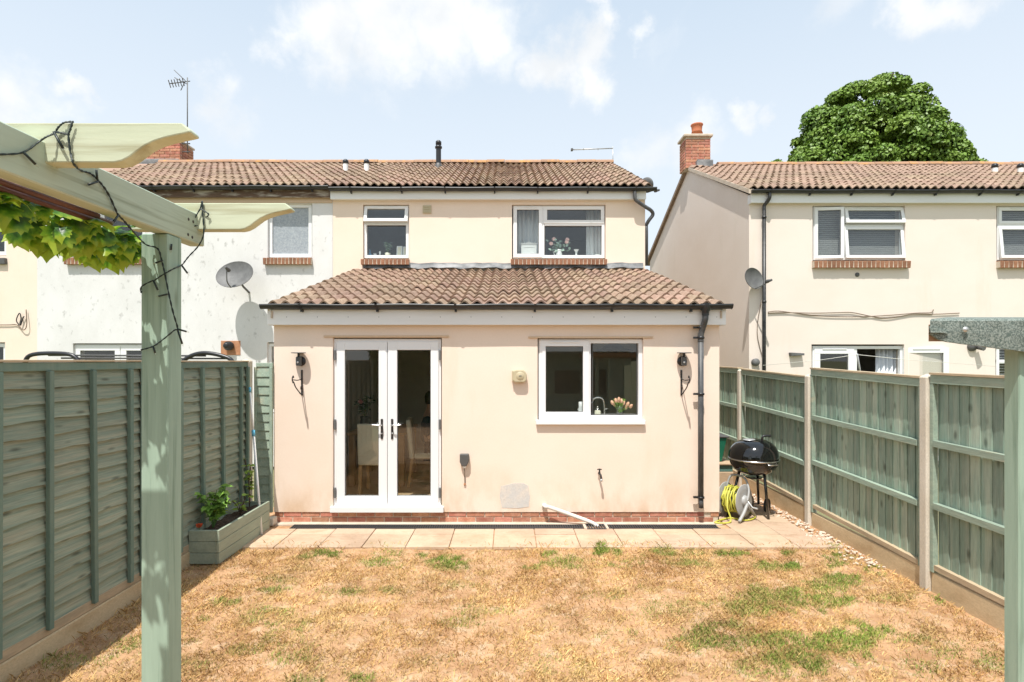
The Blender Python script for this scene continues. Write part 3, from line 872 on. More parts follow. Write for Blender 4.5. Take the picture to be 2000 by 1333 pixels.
# upper storey wall
PX0 = XX(650, YM)
HX1 = XX(1260, YM)
ZE = ZZ(372, YM - .1)
upw = [(XX(709, YM), XX(799, YM), ZZ(508, YM), ZZ(400, YM)), (XX(1000, YM), XX(1183, YM), ZZ(508, YM), ZZ(400, YM))]
um = MB()
wall_holes(um, PX0, HX1, 0, ZE, YM, YM + .28, upw)
um.box(HX1 - .28, HX1, YM + .28, 17.9, 0, ZE); um.box(PX0, HX1 - .28, 17.6, 17.9, 0, ZE)
um.prism([(0, 0)], 0, 0) if False else None
RY, RZ = 14.1, ZZ(316, 14.1)
um.add([(HX1 - .2, YM, ZE), (HX1 - .2, 17.9, ZE), (HX1 - .2, RY, RZ - .15), (HX1, YM, ZE), (HX1, 17.9, ZE), (HX1, RY, RZ - .15)], [(0, 1, 2), (5, 4, 3), (0, 2, 5, 3), (1, 4, 5, 2), (0, 3, 4, 1)])
obj('upper_wall', um, M['cream'], house)
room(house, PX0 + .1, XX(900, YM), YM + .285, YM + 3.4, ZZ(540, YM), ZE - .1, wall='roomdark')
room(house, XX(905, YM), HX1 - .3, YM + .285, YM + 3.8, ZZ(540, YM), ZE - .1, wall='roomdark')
# upper windows
UY = YM + .05
w1 = window_frame(house, XX(711, UY), XX(798.5, UY), ZZ(504.5, UY), ZZ(402, UY), UY, b=.055, trans=((XX(713, UY), XX(797, UY), ZZ(437, UY)),))
sash(w1, XX(712, UY), XX(797.5, UY), ZZ(436, UY), ZZ(403, UY), UY, b=.06, tilt=.27, vent=True)
pane(w1, XX(716, UY), XX(794, UY), ZZ(500, UY), ZZ(441, UY), UY + .03)
w2 = window_frame(house, XX(1002, UY), XX(1181, UY), ZZ(504.5, UY), ZZ(402, UY), UY, b=.055, mull=(XX(1060.5, UY),), trans=((XX(1062, UY), XX(1180, UY), ZZ(438, UY)),))
sash(w2, XX(1003, UY), XX(1059, UY), ZZ(503, UY), ZZ(403.5, UY), UY, b=.065, vent=True)
sash(w2, XX(1062, UY), XX(1180, UY), ZZ(437, UY), ZZ(403.5, UY), UY, b=.065)
pane(w2, XX(1064, UY), XX(1177, UY), ZZ(500, UY), ZZ(442, UY), UY + .03)
brick_sill(house, XX(706, YM), XX(801, YM), ZZ(507.5, YM), YM - .02, .105, 12)
brick_sill(house, XX(997, YM), XX(1185, YM), ZZ(507.5, YM), YM - .02, .105, 24)
# main roof
MY, MZ = YM - .16, ZZ(362, YM - .16)
VX = HX1 + .10
main_roof = tile_roof(house, 'main_roof', PX0, VX, MY, MZ, RY, RZ - .05, M['tile'], 20, 13)
ridge_tiles(main_roof, PX0, VX, RY, RZ - .06, M['ridge'])
obj('rear_roof', MB().add([(PX0, RY, RZ - .08), (VX, RY, RZ - .08), (VX, 18.2, MZ), (PX0, 18.2, MZ)], [(0, 1, 2, 3)]), M['tile2'], house, fix=False)
fy2 = YM - .10
obj('fascia', MB().cbox(XX(645, fy2), XX(1262, fy2), fy2, fy2 + .02, ZZ(389.5, fy2), ZZ(366, fy2), .003), M['fascia'], house)
obj('soffit', MB().box(XX(646, fy2), XX(1260, fy2), fy2 + .02, YM, ZZ(389, fy2), ZZ(388, fy2)), M['fascia'], house)
mgy = YM - .16
gutter(house, XX(643, mgy), XX(1282, mgy), mgy, ZZ(367.5, mgy), .06, 7)
mp_ = MB().tube(curve_pts([PT(1240, 374, mgy), PT(1240, 384, mgy), PT(1243, 392, mgy + .01), PT(1260, 404, mgy + .05), PT(1272, 412, mgy + .1), PT(1275, 420, mgy + .13), PT(1268, 430, YM - .02), PT(1262, 440, YM + .02)], 5), .034, 12)
xq = HX1 + .035
mp_.tube([PT(1262, 438, YM + .02), (xq, YM + .04, ZZ(452, YM)), (xq, YM + .04, etop + .1)], .032, 12)
obj('downpipe', mp_, M['pipe'], house)
m_ = MB().cbox(XX(826, YM), XX(842.5, YM), YM - .025, YM + .01, ZZ(417.5, YM), ZZ(402, YM), .004)
vo = obj('wall_vent', m_, M['beige'], house)
for i in range(3):
    zz = ZZ(415, YM) + .045 * i
    obj('vent_slat', MB().box(XX(828, YM), XX(840, YM), YM - .036, YM - .02, zz, zz + .014), M['beige'], vo)
# roof pipes
def roof_pipe(hs, name, px, top, base, d, r, mat, capmat, bands=()):
    z0, z1 = ZZ(base, d) - .1, ZZ(top, d)
    cx = XX(px, d)
    o_ = obj(name, MB().lathe([(r, z0), (r, z1 - .12), (r, z1 - .1)], (cx, d, 0), 14), mat, hs)
    obj('cap', MB().lathe([(r * 1.02, z1 - .10), (r * 1.12, z1 - .10), (r * 1.12, z1 - .03), (r * .6, z1), (0, z1)], (cx, d, 0), 14), capmat, o_)
    return o_
fl_ = roof_pipe(house, 'boiler_flue', 856.5, 275, 332, 13.2, .062, M['black'], M['black'])
d = 13.2
obj('flue_collar', MB().lathe([(.10, ZZ(336, d) - .1), (.10, ZZ(326, d)), (.064, ZZ(320, d))], (XX(856.5, d), d, 0), 16), M['grey'], fl_)
obj('flue_band', MB().lathe([(.063, ZZ(291, d)), (.085, ZZ(290, d)), (.085, ZZ(287, d)), (.063, ZZ(286, d))], (XX(856.5, d), d, 0), 16), M['black'], fl_)
for px in (675, 716):
    roof_pipe(house, 'vent_pipe', px, 312, 342, 12.4, .058, M['fascia'], M['black'])

# ------------------------------------------------------------------ neighbouring white house and the next cream one
wh = thing('terraced_house', 'white weathered rendered house between the two cream terraces', 'house', (-6.1, YM, 0))
WX0 = XX(73, YM)
holes = [(XX(523, YM), XX(610, YM), ZZ(506, YM), ZZ(398, YM)), (XX(140, YM), XX(285, YM), ZZ(506, YM), ZZ(398, YM)),
         (XX(143, YM), XX(330, YM), .05, ZZ(671, YM)), (XX(522, YM), XX(600, YM), 1.0, ZZ(669, YM))]
m_ = MB()
wall_holes(m_, WX0, PX0 - .001, 0, ZE, YM - .006, YM + .28, holes)
obj('wall', m_, M['white'], wh)
obj('rear_wall', MB().box(WX0, PX0, 17.6, 17.9, 0, ZE), M['white'], wh)
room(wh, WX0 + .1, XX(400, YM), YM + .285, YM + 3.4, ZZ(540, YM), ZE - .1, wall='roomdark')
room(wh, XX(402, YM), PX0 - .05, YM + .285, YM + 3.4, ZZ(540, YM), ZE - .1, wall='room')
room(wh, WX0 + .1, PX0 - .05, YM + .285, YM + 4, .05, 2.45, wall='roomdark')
wa = window_frame(wh, XX(525, UY), XX(609, UY), ZZ(503, UY), ZZ(399, UY), UY, b=.065)
pane(wa, XX(530, UY), XX(604, UY), ZZ(498, UY), ZZ(404, UY), UY + .03, 'obscure')
wb = window_frame(wh, XX(143, UY), XX(284, UY), ZZ(503, UY), ZZ(399, UY), UY, b=.06, mull=(XX(200, UY),))
sash(wb, XX(144, UY), XX(199, UY), ZZ(502, UY), ZZ(400, UY), UY, b=.06)
pane(wb, XX(204, UY), XX(279, UY), ZZ(498, UY), ZZ(404, UY), UY + .03)
wd = window_frame(wh, XX(145, UY), XX(328, UY), .06, ZZ(673, UY), UY, b=.06, mull=(XX(236, UY),), name='patio_door')
sash(wd, XX(147, UY), XX(235, UY), .08, ZZ(675, UY), UY, b=.10)
sash(wd, XX(237, UY), XX(326, UY), .08, ZZ(675, UY), UY, b=.10)
wc = window_frame(wh, XX(524, UY), XX(598, UY), 1.02, ZZ(671, UY), UY, b=.06)
pane(wc, XX(529, UY), XX(593, UY), 1.07, ZZ(676, UY), UY + .03)
brick_sill(wh, XX(517, YM), XX(611, YM), ZZ(505, YM), YM - .03, .125, 13)
brick_sill(wh, XX(131, YM), XX(290, YM), ZZ(505, YM), YM - .03, .125, 22)
wr = tile_roof(wh, 'main_roof', WX0, PX0 - .002, MY, MZ, RY, RZ - .05, M['tile'], 18, 13)
ridge_tiles(wr, WX0, PX0 - .002, RY, RZ - .06, M['ridge'])
obj('rear_roof', MB().add([(WX0, RY, RZ - .08), (PX0, RY, RZ - .08), (PX0, 18.2, MZ), (WX0, 18.2, MZ)], [(0, 1, 2, 3)]), M['tile2'], wh, fix=False)
obj('fascia', MB().cbox(WX0, XX(644.5, fy2), fy2, fy2 + .02, ZZ(386, fy2), ZZ(366, fy2), .003), M['soffit'], wh)
obj('soffit', MB().box(WX0, PX0 - .02, fy2 + .02, YM - .006, ZZ(384, fy2), ZZ(383, fy2)), M['soffit'], wh)
obj('wall_plate', MB().box(WX0, PX0 - .01, YM - .03, YM - .007, ZZ(397, YM), ZE - .02), M['drip'], wh)
gutter(wh, WX0 - .2, XX(642.5, mgy), mgy, ZZ(364.5, mgy), .06, 8)
# chimney of the white house, behind the ridge
def chimney(hs, x0, x1, y0, y1, z0, z1, pot=None, mat='brick'):
    c_ = obj('chimney', MB().box(x0 + .012, x1 - .012, y0 + .012, y1 - .012, z0, z1), M['mortar'], hs)
    bw, bh_ = .2265, .075
    bme = brick_mesh(.215, .10, .064, .004); bmhf = brick_mesh(.104, .10, .064, .004)
    nr = int((z1 - z0) / bh_)
    for r in range(nr):
        zc = z0 + bh_ * (r + .5)
        off = .5 * bw if r % 2 else 0
        n_ = int((x1 - x0) / bw)
        w_ = (x1 - x0) / n_
        cnt = n_ if not r % 2 else n_ + 1
        for i in range(cnt):
            cx = x0 + w_ * (i + .5) - (w_ / 2 if r % 2 else 0)
            hf = r % 2 and i in (0, n_)
            cx = cx + (w_ / 4 if hf and i == 0 else -w_ / 4 if hf else 0)
            o_ = link('brick', bmhf if hf else bme, M[mat], c_, (cx, y0 + .05 - .006, zc)); o_.scale.x = w_ / bw
        n_ = int((y1 - y0) / bw); w_ = (y1 - y0 - .1) / n_
        for i in range(n_):
            link('brick', bme, M[mat], c_, (x0 + .05 - .006, y0 + .1 + w_ * (i + .5), zc), (0, 0, PI / 2)).scale.x = w_ / bw
            link('brick', bme, M[mat], c_, (x1 - .05 + .006, y0 + .1 + w_ * (i + .5), zc), (0, 0, PI / 2)).scale.x = w_ / bw
    return c_
cy0 = RY + .1
ch1 = chimney(wh, XX(272, cy0), XX(352, cy0), cy0, cy0 + .6, RZ - .3, ZZ(277, cy0))
obj('chimney_cap', MB().cbox(XX(270, cy0), XX(354, cy0), cy0 - .03, cy0 + .63, ZZ(277, cy0), ZZ(273, cy0), .01), M['mortar'], wh)
obj('chimney_flashing', MB().cbox(XX(271, cy0), XX(353, cy0), cy0 - .09, cy0 + .2, RZ - .15, RZ + .08, .01), M['lead'], wh)
# boiler flue on its brick patch
bp_ = obj('brick_patch', MB().cbox(XX(432, YM), XX(470, YM), YM - .016, YM + .05, ZZ(694, YM), ZZ(666, YM), .004), M['clay'], wh)
obj('flue_terminal', MB().lathe([(.075, 0), (.085, -.04), (.085, -.10), (.05, -.12), (.05, -.18), (.03, -.19), (0, -.19)], (XX(448, YM - .05), YM - .01, ZZ(676, YM - .05)), 18, 'Y'), M['black'], bp_)

ch_ = thing('terraced_house', 'cream rendered house at the far left edge with dark window sill', 'house', (-12, YM, 0))
m_ = MB()
hx = XX(12, YM)
wall_holes(m_, -16, WX0 - .002, 0, ZE, YM, YM + .28, [(hx - 1.3, hx, ZZ(500, YM), ZZ(398, YM)), (hx - 1.6, hx - .02, 1.0, ZZ(669, YM))])
obj('wall', m_, M['cream'], ch_)
w_ = window_frame(ch_, hx - 1.28, hx - .01, ZZ(499, UY), ZZ(400, UY), UY, b=.07, mull=(hx - .6,))
pane(w_, hx - 1.22, hx - .63, ZZ(494, UY), ZZ(405, UY), UY + .03); pane(w_, hx - .57, hx - .07, ZZ(494, UY), ZZ(405, UY), UY + .03)
w_ = window_frame(ch_, hx - 1.58, hx - .03, 1.02, ZZ(671, UY), UY, b=.07, mull=(hx - .8,))
pane(w_, hx - 1.5, hx - .83, 1.08, ZZ(676, UY), UY + .03); pane(w_, hx - .77, hx - .09, 1.08, ZZ(676, UY), UY + .03)
room(ch_, -15.9, WX0 - .1, YM + .285, YM + 3.4, ZZ(540, YM), ZE - .1, wall='roomdark')
room(ch_, -15.9, WX0 - .1, YM + .285, YM + 3.4, .5, 2.6, wall='roomdark')
obj('window_sill', MB().cbox(hx - 1.36, hx + .02, YM - .06, YM + .08, ZZ(517, YM), ZZ(505, YM), .006), M['grey'], ch_)
obj('main_roof', MB().add([(-16, MY, MZ - .05), (WX0, MY, MZ - .05), (WX0, RY, RZ - .06), (-16, RY, RZ - .06), (-16, 18.2, MZ), (WX0, 18.2, MZ)], [(0, 1, 2, 3), (3, 2, 5, 4)]), M['tile'], ch_, fix=False)

# ------------------------------------------------------------------ house on the right
rh = thing('terraced_house', 'pale cream end-terrace house beyond the closeboard fence with gable and brick chimney', 'house', (9, 10.6, 0))
YR = 10.6
GX = XX(1463, YR)
RX1 = 15.2
ZRE = ZZ(374, YR - .1)
RRY, RRZ = 14.2, ZZ(320, 14.2)
holes = [(XX(1587, YR), XX(1768, YR), ZZ(511, YR), ZZ(402, YR)), (XX(1946, YR), XX(2130, YR), ZZ(511, YR), ZZ(402, YR)),
         (XX(1585, YR), XX(1766, YR), .04, ZZ(673, YR)), (XX(1944, YR), XX(2080, YR), .95, ZZ(671, YR))]
m_ = MB()
wall_holes(m_, GX, RX1, 0, ZRE, YR, YR + .28, holes)
YB = 18.0
m_.box(GX, GX + .28, YR + .28, YB, 0, ZRE); m_.box(GX + .28, RX1, YB - .28, YB, 0, ZRE)
zs_ = ZRE - .02
m_.add([(GX, YR, ZRE), (GX, YB, ZRE), (GX, RRY, RRZ - .14), (GX + .28, YR, ZRE), (GX + .28, YB, ZRE), (GX + .28, RRY, RRZ - .14)], [(0, 1, 2), (5, 4, 3), (0, 2, 5, 3), (1, 4, 5, 2), (0, 3, 4, 1)])
obj('wall', m_, M['cream2'], rh)
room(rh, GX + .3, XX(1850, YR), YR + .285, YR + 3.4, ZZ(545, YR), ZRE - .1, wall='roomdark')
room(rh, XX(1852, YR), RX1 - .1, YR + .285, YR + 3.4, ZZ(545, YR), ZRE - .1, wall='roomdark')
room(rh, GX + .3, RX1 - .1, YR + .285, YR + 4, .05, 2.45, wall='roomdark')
RYE, RZE = YR - .16, ZZ(368, YR - .16)
cols, rows = 34, 13
wcol = 10.2 / cols
r_cut = 300 // cols
rr_ = tile_roof(rh, 'main_roof', GX - .06, GX - .06 + 10.2, RYE, RZE, RRY, RRZ - .05, M['tile2'], cols, rows, keep=lambda r, c: r < r_cut)
ridge_tiles(rr_, GX + .75, GX + 10.1, RRY, RRZ - .06, M['ridge'])
obj('rear_roof', MB().add([(GX - .08, RRY, RRZ - .08), (RX1, RRY, RRZ - .08), (RX1, YB + .3, RZE - .02), (GX - .08, YB + .3, RZE - .02),
                           (GX - .08, RRY, RRZ - .18), (RX1, RRY, RRZ - .18), (RX1, YB + .3, RZE - .12), (GX - .08, YB + .3, RZE - .12)],
                          [(0, 1, 2, 3), (7, 6, 5, 4), (0, 3, 7, 4)]), M['tile2'], rh, fix=False)
vg = MB()
for (ya, za, yb, zb) in ((RYE, RZE, RRY, RRZ - .05), (YB + .3, RZE - .02, RRY, RRZ - .05)):
    vg.add([(GX - .07, ya, za - .10), (GX - .07, yb, zb - .10), (GX - .07, yb, zb - .015), (GX - .07, ya, za - .015), (GX + .02, ya, za - .10), (GX + .02, yb, zb - .10), (GX + .02, yb, zb - .015), (GX + .02, ya, za - .015)],
           [(0, 1, 2, 3), (7, 6, 5, 4), (0, 4, 5, 1), (3, 2, 6, 7), (0, 3, 7, 4), (1, 5, 6, 2)])
obj('verge', vg, M['mortar'], rh)
fy3 = YR - .10
obj('fascia', MB().cbox(XX(1467, fy3), 14, fy3, fy3 + .02, ZZ(396.5, fy3), ZZ(372, fy3), .003).box(XX(1467, fy3), XX(1467, fy3) + .02, fy3 + .02, YR + .05, ZZ(396.5, fy3), ZZ(379, fy3)), M['fascia'], rh)
obj('soffit', MB().box(XX(1468, fy3), 14, fy3 + .02, YR, ZZ(395, fy3), ZZ(394, fy3)), M['fascia'], rh)
gutter(rh, XX(1467, YR - .16), 12.5, YR - .16, ZZ(372, YR - .16), .06, 10)
dpx = XX(1492.5, YR - .07)
m_ = MB().tube(curve_pts([PT(1503, 376, YR - .16), PT(1503, 386, YR - .16), PT(1499, 394, YR - .12), PT(1493, 402, YR - .07), (dpx, YR - .07, ZZ(415, YR - .07))], 5), .034, 12)
m_.tube([(dpx, YR - .07, ZZ(412, YR - .07)), (dpx, YR - .07, .1)], .034, 12)
dpo = obj('downpipe', m_, M['gutter'], rh)
for yy in (425, 590):
    obj('pipe_clip', MB().lathe([(.034, -.02), (.042, -.018), (.042, .018), (.034, .02)], (dpx, YR - .07, ZZ(yy, YR - .07)), 12), M['black'], dpo)
ccx0, ccx1 = XX(1339, 13.95), XX(1388, 13.95)
chimney(rh, ccx0, ccx1, 13.95, 14.42, 6.90, ZZ(266, 13.9))
cap = obj('chimney_cap', MB().cbox(ccx0 - .05, ccx1 + .05, 13.90, 14.47, ZZ(266, 13.9), ZZ(261, 13.9), .012), M['mortar'], rh)
obj('chimney_pot', MB().lathe([(.0, ZZ(262, 14.2)), (.15, ZZ(262, 14.2)), (.125, ZZ(257, 14.2)), (.135, ZZ(248, 14.2)), (.155, ZZ(246, 14.2)), (.155, ZZ(244, 14.2)), (.11, ZZ(244, 14.2)), (.10, ZZ(256, 14.2))], (XX(1361, 14.2), 14.2, 0), 16), M['terracotta'], cap)
obj('chimney_flashing', MB().cbox(ccx0 + .25, ccx1 + .02, 13.82, 14.2, RRZ - .25, ZZ(314, 13.9), .01), M['lead'], rh)
for px in (1943, 1993):
    roof_pipe(rh, 'vent_pipe', px, 320, 349, 12.6, .058, M['fascia'], M['black'])
# windows of the right house
RYW = YR + .05
def blind(win, x0, x1, z0, z1, y, n):
    for i in range(n):
        zz = z0 + (z1 - z0) * i / n
        link('blind_slat', MB().add([(x0, y, zz), (x1, y, zz), (x1, y + .022, zz + .014), (x0, y + .022, zz + .014), (x0, y, zz + .002), (x1, y, zz + .002), (x1, y + .022, zz + .016), (x0, y + .022, zz + .016)],
                                    [(0, 1, 2, 3), (7, 6, 5, 4), (0, 4, 5, 1), (3, 2, 6, 7)]).mesh('blind_slat'), M['ceramic'], win)
for (a, b, side) in ((1589, 1766, 1), (1948, 2128, 0)):
    mu_ = a + 58 if side else a + 122
    w_ = window_frame(rh, XX(a, RYW), XX(b, RYW), ZZ(508, RYW), ZZ(404, RYW), RYW, b=.055, mull=(XX(mu_, RYW),), trans=((XX(mu_ if side else a, RYW), XX(b if side else mu_, RYW), ZZ(441, RYW)),))
    s0, s1 = (mu_ + 2, b - 2) if side else (a + 2, mu_ - 2)
    sash(w_, XX(s0, RYW), XX(s1, RYW), ZZ(438, RYW), ZZ(406, RYW), RYW, b=.06, tilt=.22 if side else 0., vent=True)
    sash(w_, XX(s0, RYW), XX(s1, RYW), ZZ(506, RYW), ZZ(443, RYW), RYW, b=.06, tilt=.10)
    c0, c1 = (a + 2, mu_ - 2) if side else (mu_ + 2, b - 2)
    sash(w_, XX(c0, RYW), XX(c1, RYW), ZZ(506, RYW), ZZ(406, RYW), RYW, b=.06, side=.12 if side else 0.)
    blind(w_, XX(a + 6, RYW + .1), XX(b - 6, RYW + .1), ZZ(505, RYW), ZZ(410, RYW), RYW + .10, 24)
brick_sill(rh, XX(1585, YR), XX(1773, YR), ZZ(511, YR), YR - .03, .135, 22)
brick_sill(rh, XX(1945, YR), XX(2135, YR), ZZ(511, YR), YR - .03, .135, 22)
pd = window_frame(rh, XX(1587, RYW), XX(1764, RYW), .05, ZZ(676, RYW), RYW, b=.06, mull=(XX(1671, RYW),), name='patio_door')
sash(pd, XX(1590, RYW), XX(1668, RYW), .08, ZZ(680, RYW), RYW, b=.115, vent=True)
hx0 = XX(1762, RYW)
sash(pd, hx0, hx0 + .82, .08, ZZ(680, RYW), RYW - .03, b=.10, side=.10, vent=True)
w_ = window_frame(rh, XX(1946, RYW), XX(2078, RYW), .97, ZZ(673, RYW), RYW, b=.06, mull=(XX(1975, RYW),), trans=((XX(1946, RYW), XX(1975, RYW), ZZ(706, RYW)),))
pane(w_, XX(1949, RYW), XX(1973, RYW), .98, ZZ(676, RYW), RYW + .03); pane(w_, XX(1978, RYW), XX(2075, RYW), .98, ZZ(676, RYW), RYW + .03)
blind(w_, XX(1950, RYW + .1), XX(2070, RYW + .1), 1.2, ZZ(678, RYW), RYW + .10, 20)
# cables on the wall
for (pts, r) in (([(1500, 610), (1520, 608), (1560, 613), (1610, 618), (1680, 619), (1740, 616), (1790, 612), (1818, 611), (1823, 605)], .008),
                 ([(1500, 612), (1530, 611), (1590, 612), (1640, 611), (1665, 611), (1700, 618), (1730, 622), (1760, 618), (1785, 614), (1830, 614), (1874, 612)], .008),
                 ([(1487, 590), (1481, 620), (1479, 650), (1483, 675), (1490, 700)], .006)):
    obj('wall_cable', MB().tube(curve_pts([PT(a, b, YR - .02) for a, b in pts], 5), r, 6), M['cable'], rh)
obj('pipe_hole', MB().lathe([(.0, -.02), (.025, -.02), (.042, -.012), (.042, .01)], (XX(1674, YR), YR, ZZ(537, YR)), 14, 'Y'), M['grey'], rh)

# ------------------------------------------------------------------ fences
# lap fence on the left
LX = -3.165                        # face of the slats
lf = thing('lap_fence', 'green stained horizontal lap fence with battens along the shaded edge of the lawn', 'fence', (LX, 4.8, 0))
def concrete_post(par, x0, x1, yc, z, w=.095):
    m_ = MB().cbox(x0, x1, yc - w / 2, yc + w / 2, -.05, z - .02, .012)
    m_.add([(x0 + .012, yc - w / 2 + .012, z - .02), (x1 - .012, yc - w / 2 + .012, z - .02), (x1 - .012, yc + w / 2 - .012, z - .02), (x0 + .012, yc + w / 2 - .012, z - .02), ((x0 + x1) / 2, yc - .02, z), ((x0 + x1) / 2, yc + .02, z)],
           [(0, 1, 4), (1, 2, 5, 4), (2, 3, 5), (3, 0, 4, 5)])
    return obj('concrete_post', m_, M['concrete'], par)
lposts = [1.02, 2.90, 4.78, 6.67]
for i, yc in enumerate(lposts):
    concrete_post(lf, LX - .06, LX + .045, yc, 2.0 + (.03 if i == 3 else 0))
for i in range(3):
    a, b = lposts[i] + .05, lposts[i + 1] - .05
    ztop = 2.0 - .004 * i
    zb = .20
    obj('gravel_board', MB().cbox(LX - .02, LX + .03, a, b, -.04, .125, .008), M['gravelboard'], lf)
    p_ = MB().cbox(LX - .02, LX + .022, a, b, .127, zb, .004)
    pn = obj('fence_panel', p_, M['capwood'], lf)
    obj('top_rail', MB().cbox(LX - .02, LX + .03, a, b, ztop - .06, ztop, .004), M['batten'], pn)
    obj('cap_strip', MB().cbox(LX - .035, LX + .042, a, b, ztop + .001, ztop + .016, .003), M['capwood'], pn)
    n = 16
    pitch = (ztop - .05 - zb) / n
    L_ = b - a
    for k in range(n):
        z0 = zb + pitch * k
        # waney lower edge, leaning board
        m_ = MB()
        seg = 14
        ph = rnd.uniform(0, 6)
        vs = []
        for j in range(seg + 1):
            yy = a + L_ * j / seg
            wv = .005 * math.sin(j * 1.1 + ph) + .003 * math.sin(j * 2.7 + ph * 2)
            xo = .002 * math.sin(j * .8 + ph)
            vs += [(LX + .021 + xo, yy, z0 - .014 + wv), (LX - .014 + xo, yy, z0 + pitch + .014), (LX - .013 + xo, yy, z0 - .015 + wv), (LX - .020, yy, z0 + pitch + .014)]
        fs = []
        for j in range(seg):
            q = 4 * j
            fs += [(q, q + 4, q + 5, q + 1), (q, q + 2, q + 6, q + 4), (q + 2, q + 3, q + 7, q + 6)]
        m_.add(vs, fs)
        link('slat', m_.mesh('slat'), M['lap'], pn)
    for t in (.012, .235, .45, .675, .90, .988):
        yy = a + L_ * t
        ln_ = rnd.uniform(-.012, .012)
        m_ = MB().cbox(LX + .020, LX + .052, yy - .019, yy + .019, .17, ztop - .06, .003)
        m_.v = [(x, y + ln_ * (z - 1), z) for x, y, z in m_.v]
        obj('batten', m_, M['batten'], pn)
# closing panel between fence and house
cpn = thing('fence_panel', 'narrow green lap panel closing the gap between fence post and extension', 'fence panel', (-3.0, 6.75, 0))
ca, cb = -3.10, XX(533, 6.76)
obj('panel_frame', MB().cbox(ca, cb, 6.75, 6.775, 1.93, 1.98, .004).cbox(cb - .035, cb, 6.735, 6.775, .14, 1.93, .004).cbox(ca - .02, ca + .01, 6.74, 6.775, .14, 1.93, .004), M['rail'], cpn)
for k in range(16):
    z0 = .16 + .1105 * k
    t_ = .02 if k == 12 else 0
    m_ = MB().add([(ca, 6.748, z0 - .008), (cb - .03, 6.748, z0 - .008 - t_), (cb - .03, 6.764, z0 + .118), (ca, 6.764, z0 + .118), (ca, 6.758, z0 - .01), (cb - .03, 6.758, z0 - .01 - t_), (cb - .03, 6.772, z0 + .118), (ca, 6.772, z0 + .118)],
                  [(0, 1, 2, 3), (7, 6, 5, 4), (0, 4, 5, 1), (3, 2, 6, 7)])
    obj('slat', m_, M['rail'], cpn)
# closeboard fence on the right
RX = 3.66
rf = thing('closeboard_fence', 'green closeboard fence with pale concrete posts along the sunny edge of the lawn', 'fence', (RX, 5.8, 0))
rposts = [1.0, 2.92, 4.845, 6.735, 8.72, 10.6]
ptop = [1.87, 1.88, 1.89, 1.845, 1.875, 1.88]
for yc, zt in zip(rposts, ptop):
    concrete_post(rf, RX, RX + .11, yc, zt)
tops = [(1.86, 1.87), (1.862, 1.885), (1.85, 1.905), (1.80, 1.865), (1.88, 1.90)]
for i in range(5):
    a, b = rposts[i] + .05, rposts[i + 1] - .05
    L_ = b - a
    t0, t1 = tops[i]
    drop = (t1 - t0) / L_
    def zt(y): return t0 + drop * (y - a)
    gh = .165 if i != 3 else .20
    obj('gravel_board', MB().cbox(RX + .035, RX + .085, a, b, -.04, gh, .008), M['gravelboard'], rf)
    def bar(name, par, y0, y1, x0, x1, dz0, dz1, mat, base=None):
        m_ = MB().cbox(x0, x1, y0, y1, 0, 1, .004)
        m_.v = [(x, y, (zt(y) if base is None else base + (drop * (y - a))) + (dz0 + (dz1 - dz0) * (0 if z < .5 else 1))) for x, y, z in m_.v]
        return obj(name, m_, M[mat], par)
    pn = bar('fence_panel', rf, a + .03, b - .03, RX + .03, RX + .088, gh + .003, gh + .048, 'capwood', base=0)
    for (dz, nm) in ((-.075, 'top_rail'),):
        bar(nm, pn, a + .005, b - .005, RX + .022, RX + .066, dz, -.002, 'rail')
    bar('cap_strip', pn, a + .004, b - .004, RX + .012, RX + .10, 0, .018, 'capwood')
    for zr_ in (.70, 1.24):
        bar('rail', pn, a + .04, b - .04, RX + .016, RX + .065, 0, .052, 'rail', base=zr_)
    for yy in (a + .02, b - .02):
        m_ = MB().cbox(RX + .024, RX + .068, yy - .019, yy + .019, gh + .003, zt(yy) - .077, .003)
        obj('stile', m_, M['rail'], pn)
    n = 17
    for k in range(n):
        y0 = a + .04 + (L_ - .08) * k / n
        w_ = (L_ - .08) / n
        zb = gh + .05
        hh = zt(y0 + w_ / 2) - .02 - zb
        lean = rnd.uniform(-.004, .004)
        twist = rnd.uniform(0, .004)
        vs = []
        for s_ in range(4):
            zz = zb + hh * s_ / 3
            bow = .004 * math.sin(s_ * 1.3 + k)
            vs += [(RX + .069 + twist * s_ / 3, y0 - .010 + lean * s_, zz), (RX + .078 + bow * .4, y0 + w_ + .004 + lean * s_, zz), (RX + .083 + twist, y0 - .010 + lean * s_, zz), (RX + .084 + bow * .4, y0 + w_ + .004 + lean * s_, zz)]
        fs = []
        for s_ in range(3):
            q = 4 * s_
            fs += [(q, q + 1, q + 5, q + 4), (q + 2, q + 6, q + 7, q + 3), (q, q + 4, q + 6, q + 2), (q + 1, q + 3, q + 7, q + 5)]
        m_ = MB().add(vs, fs)
        obj('board', m_, M['feather'], pn)

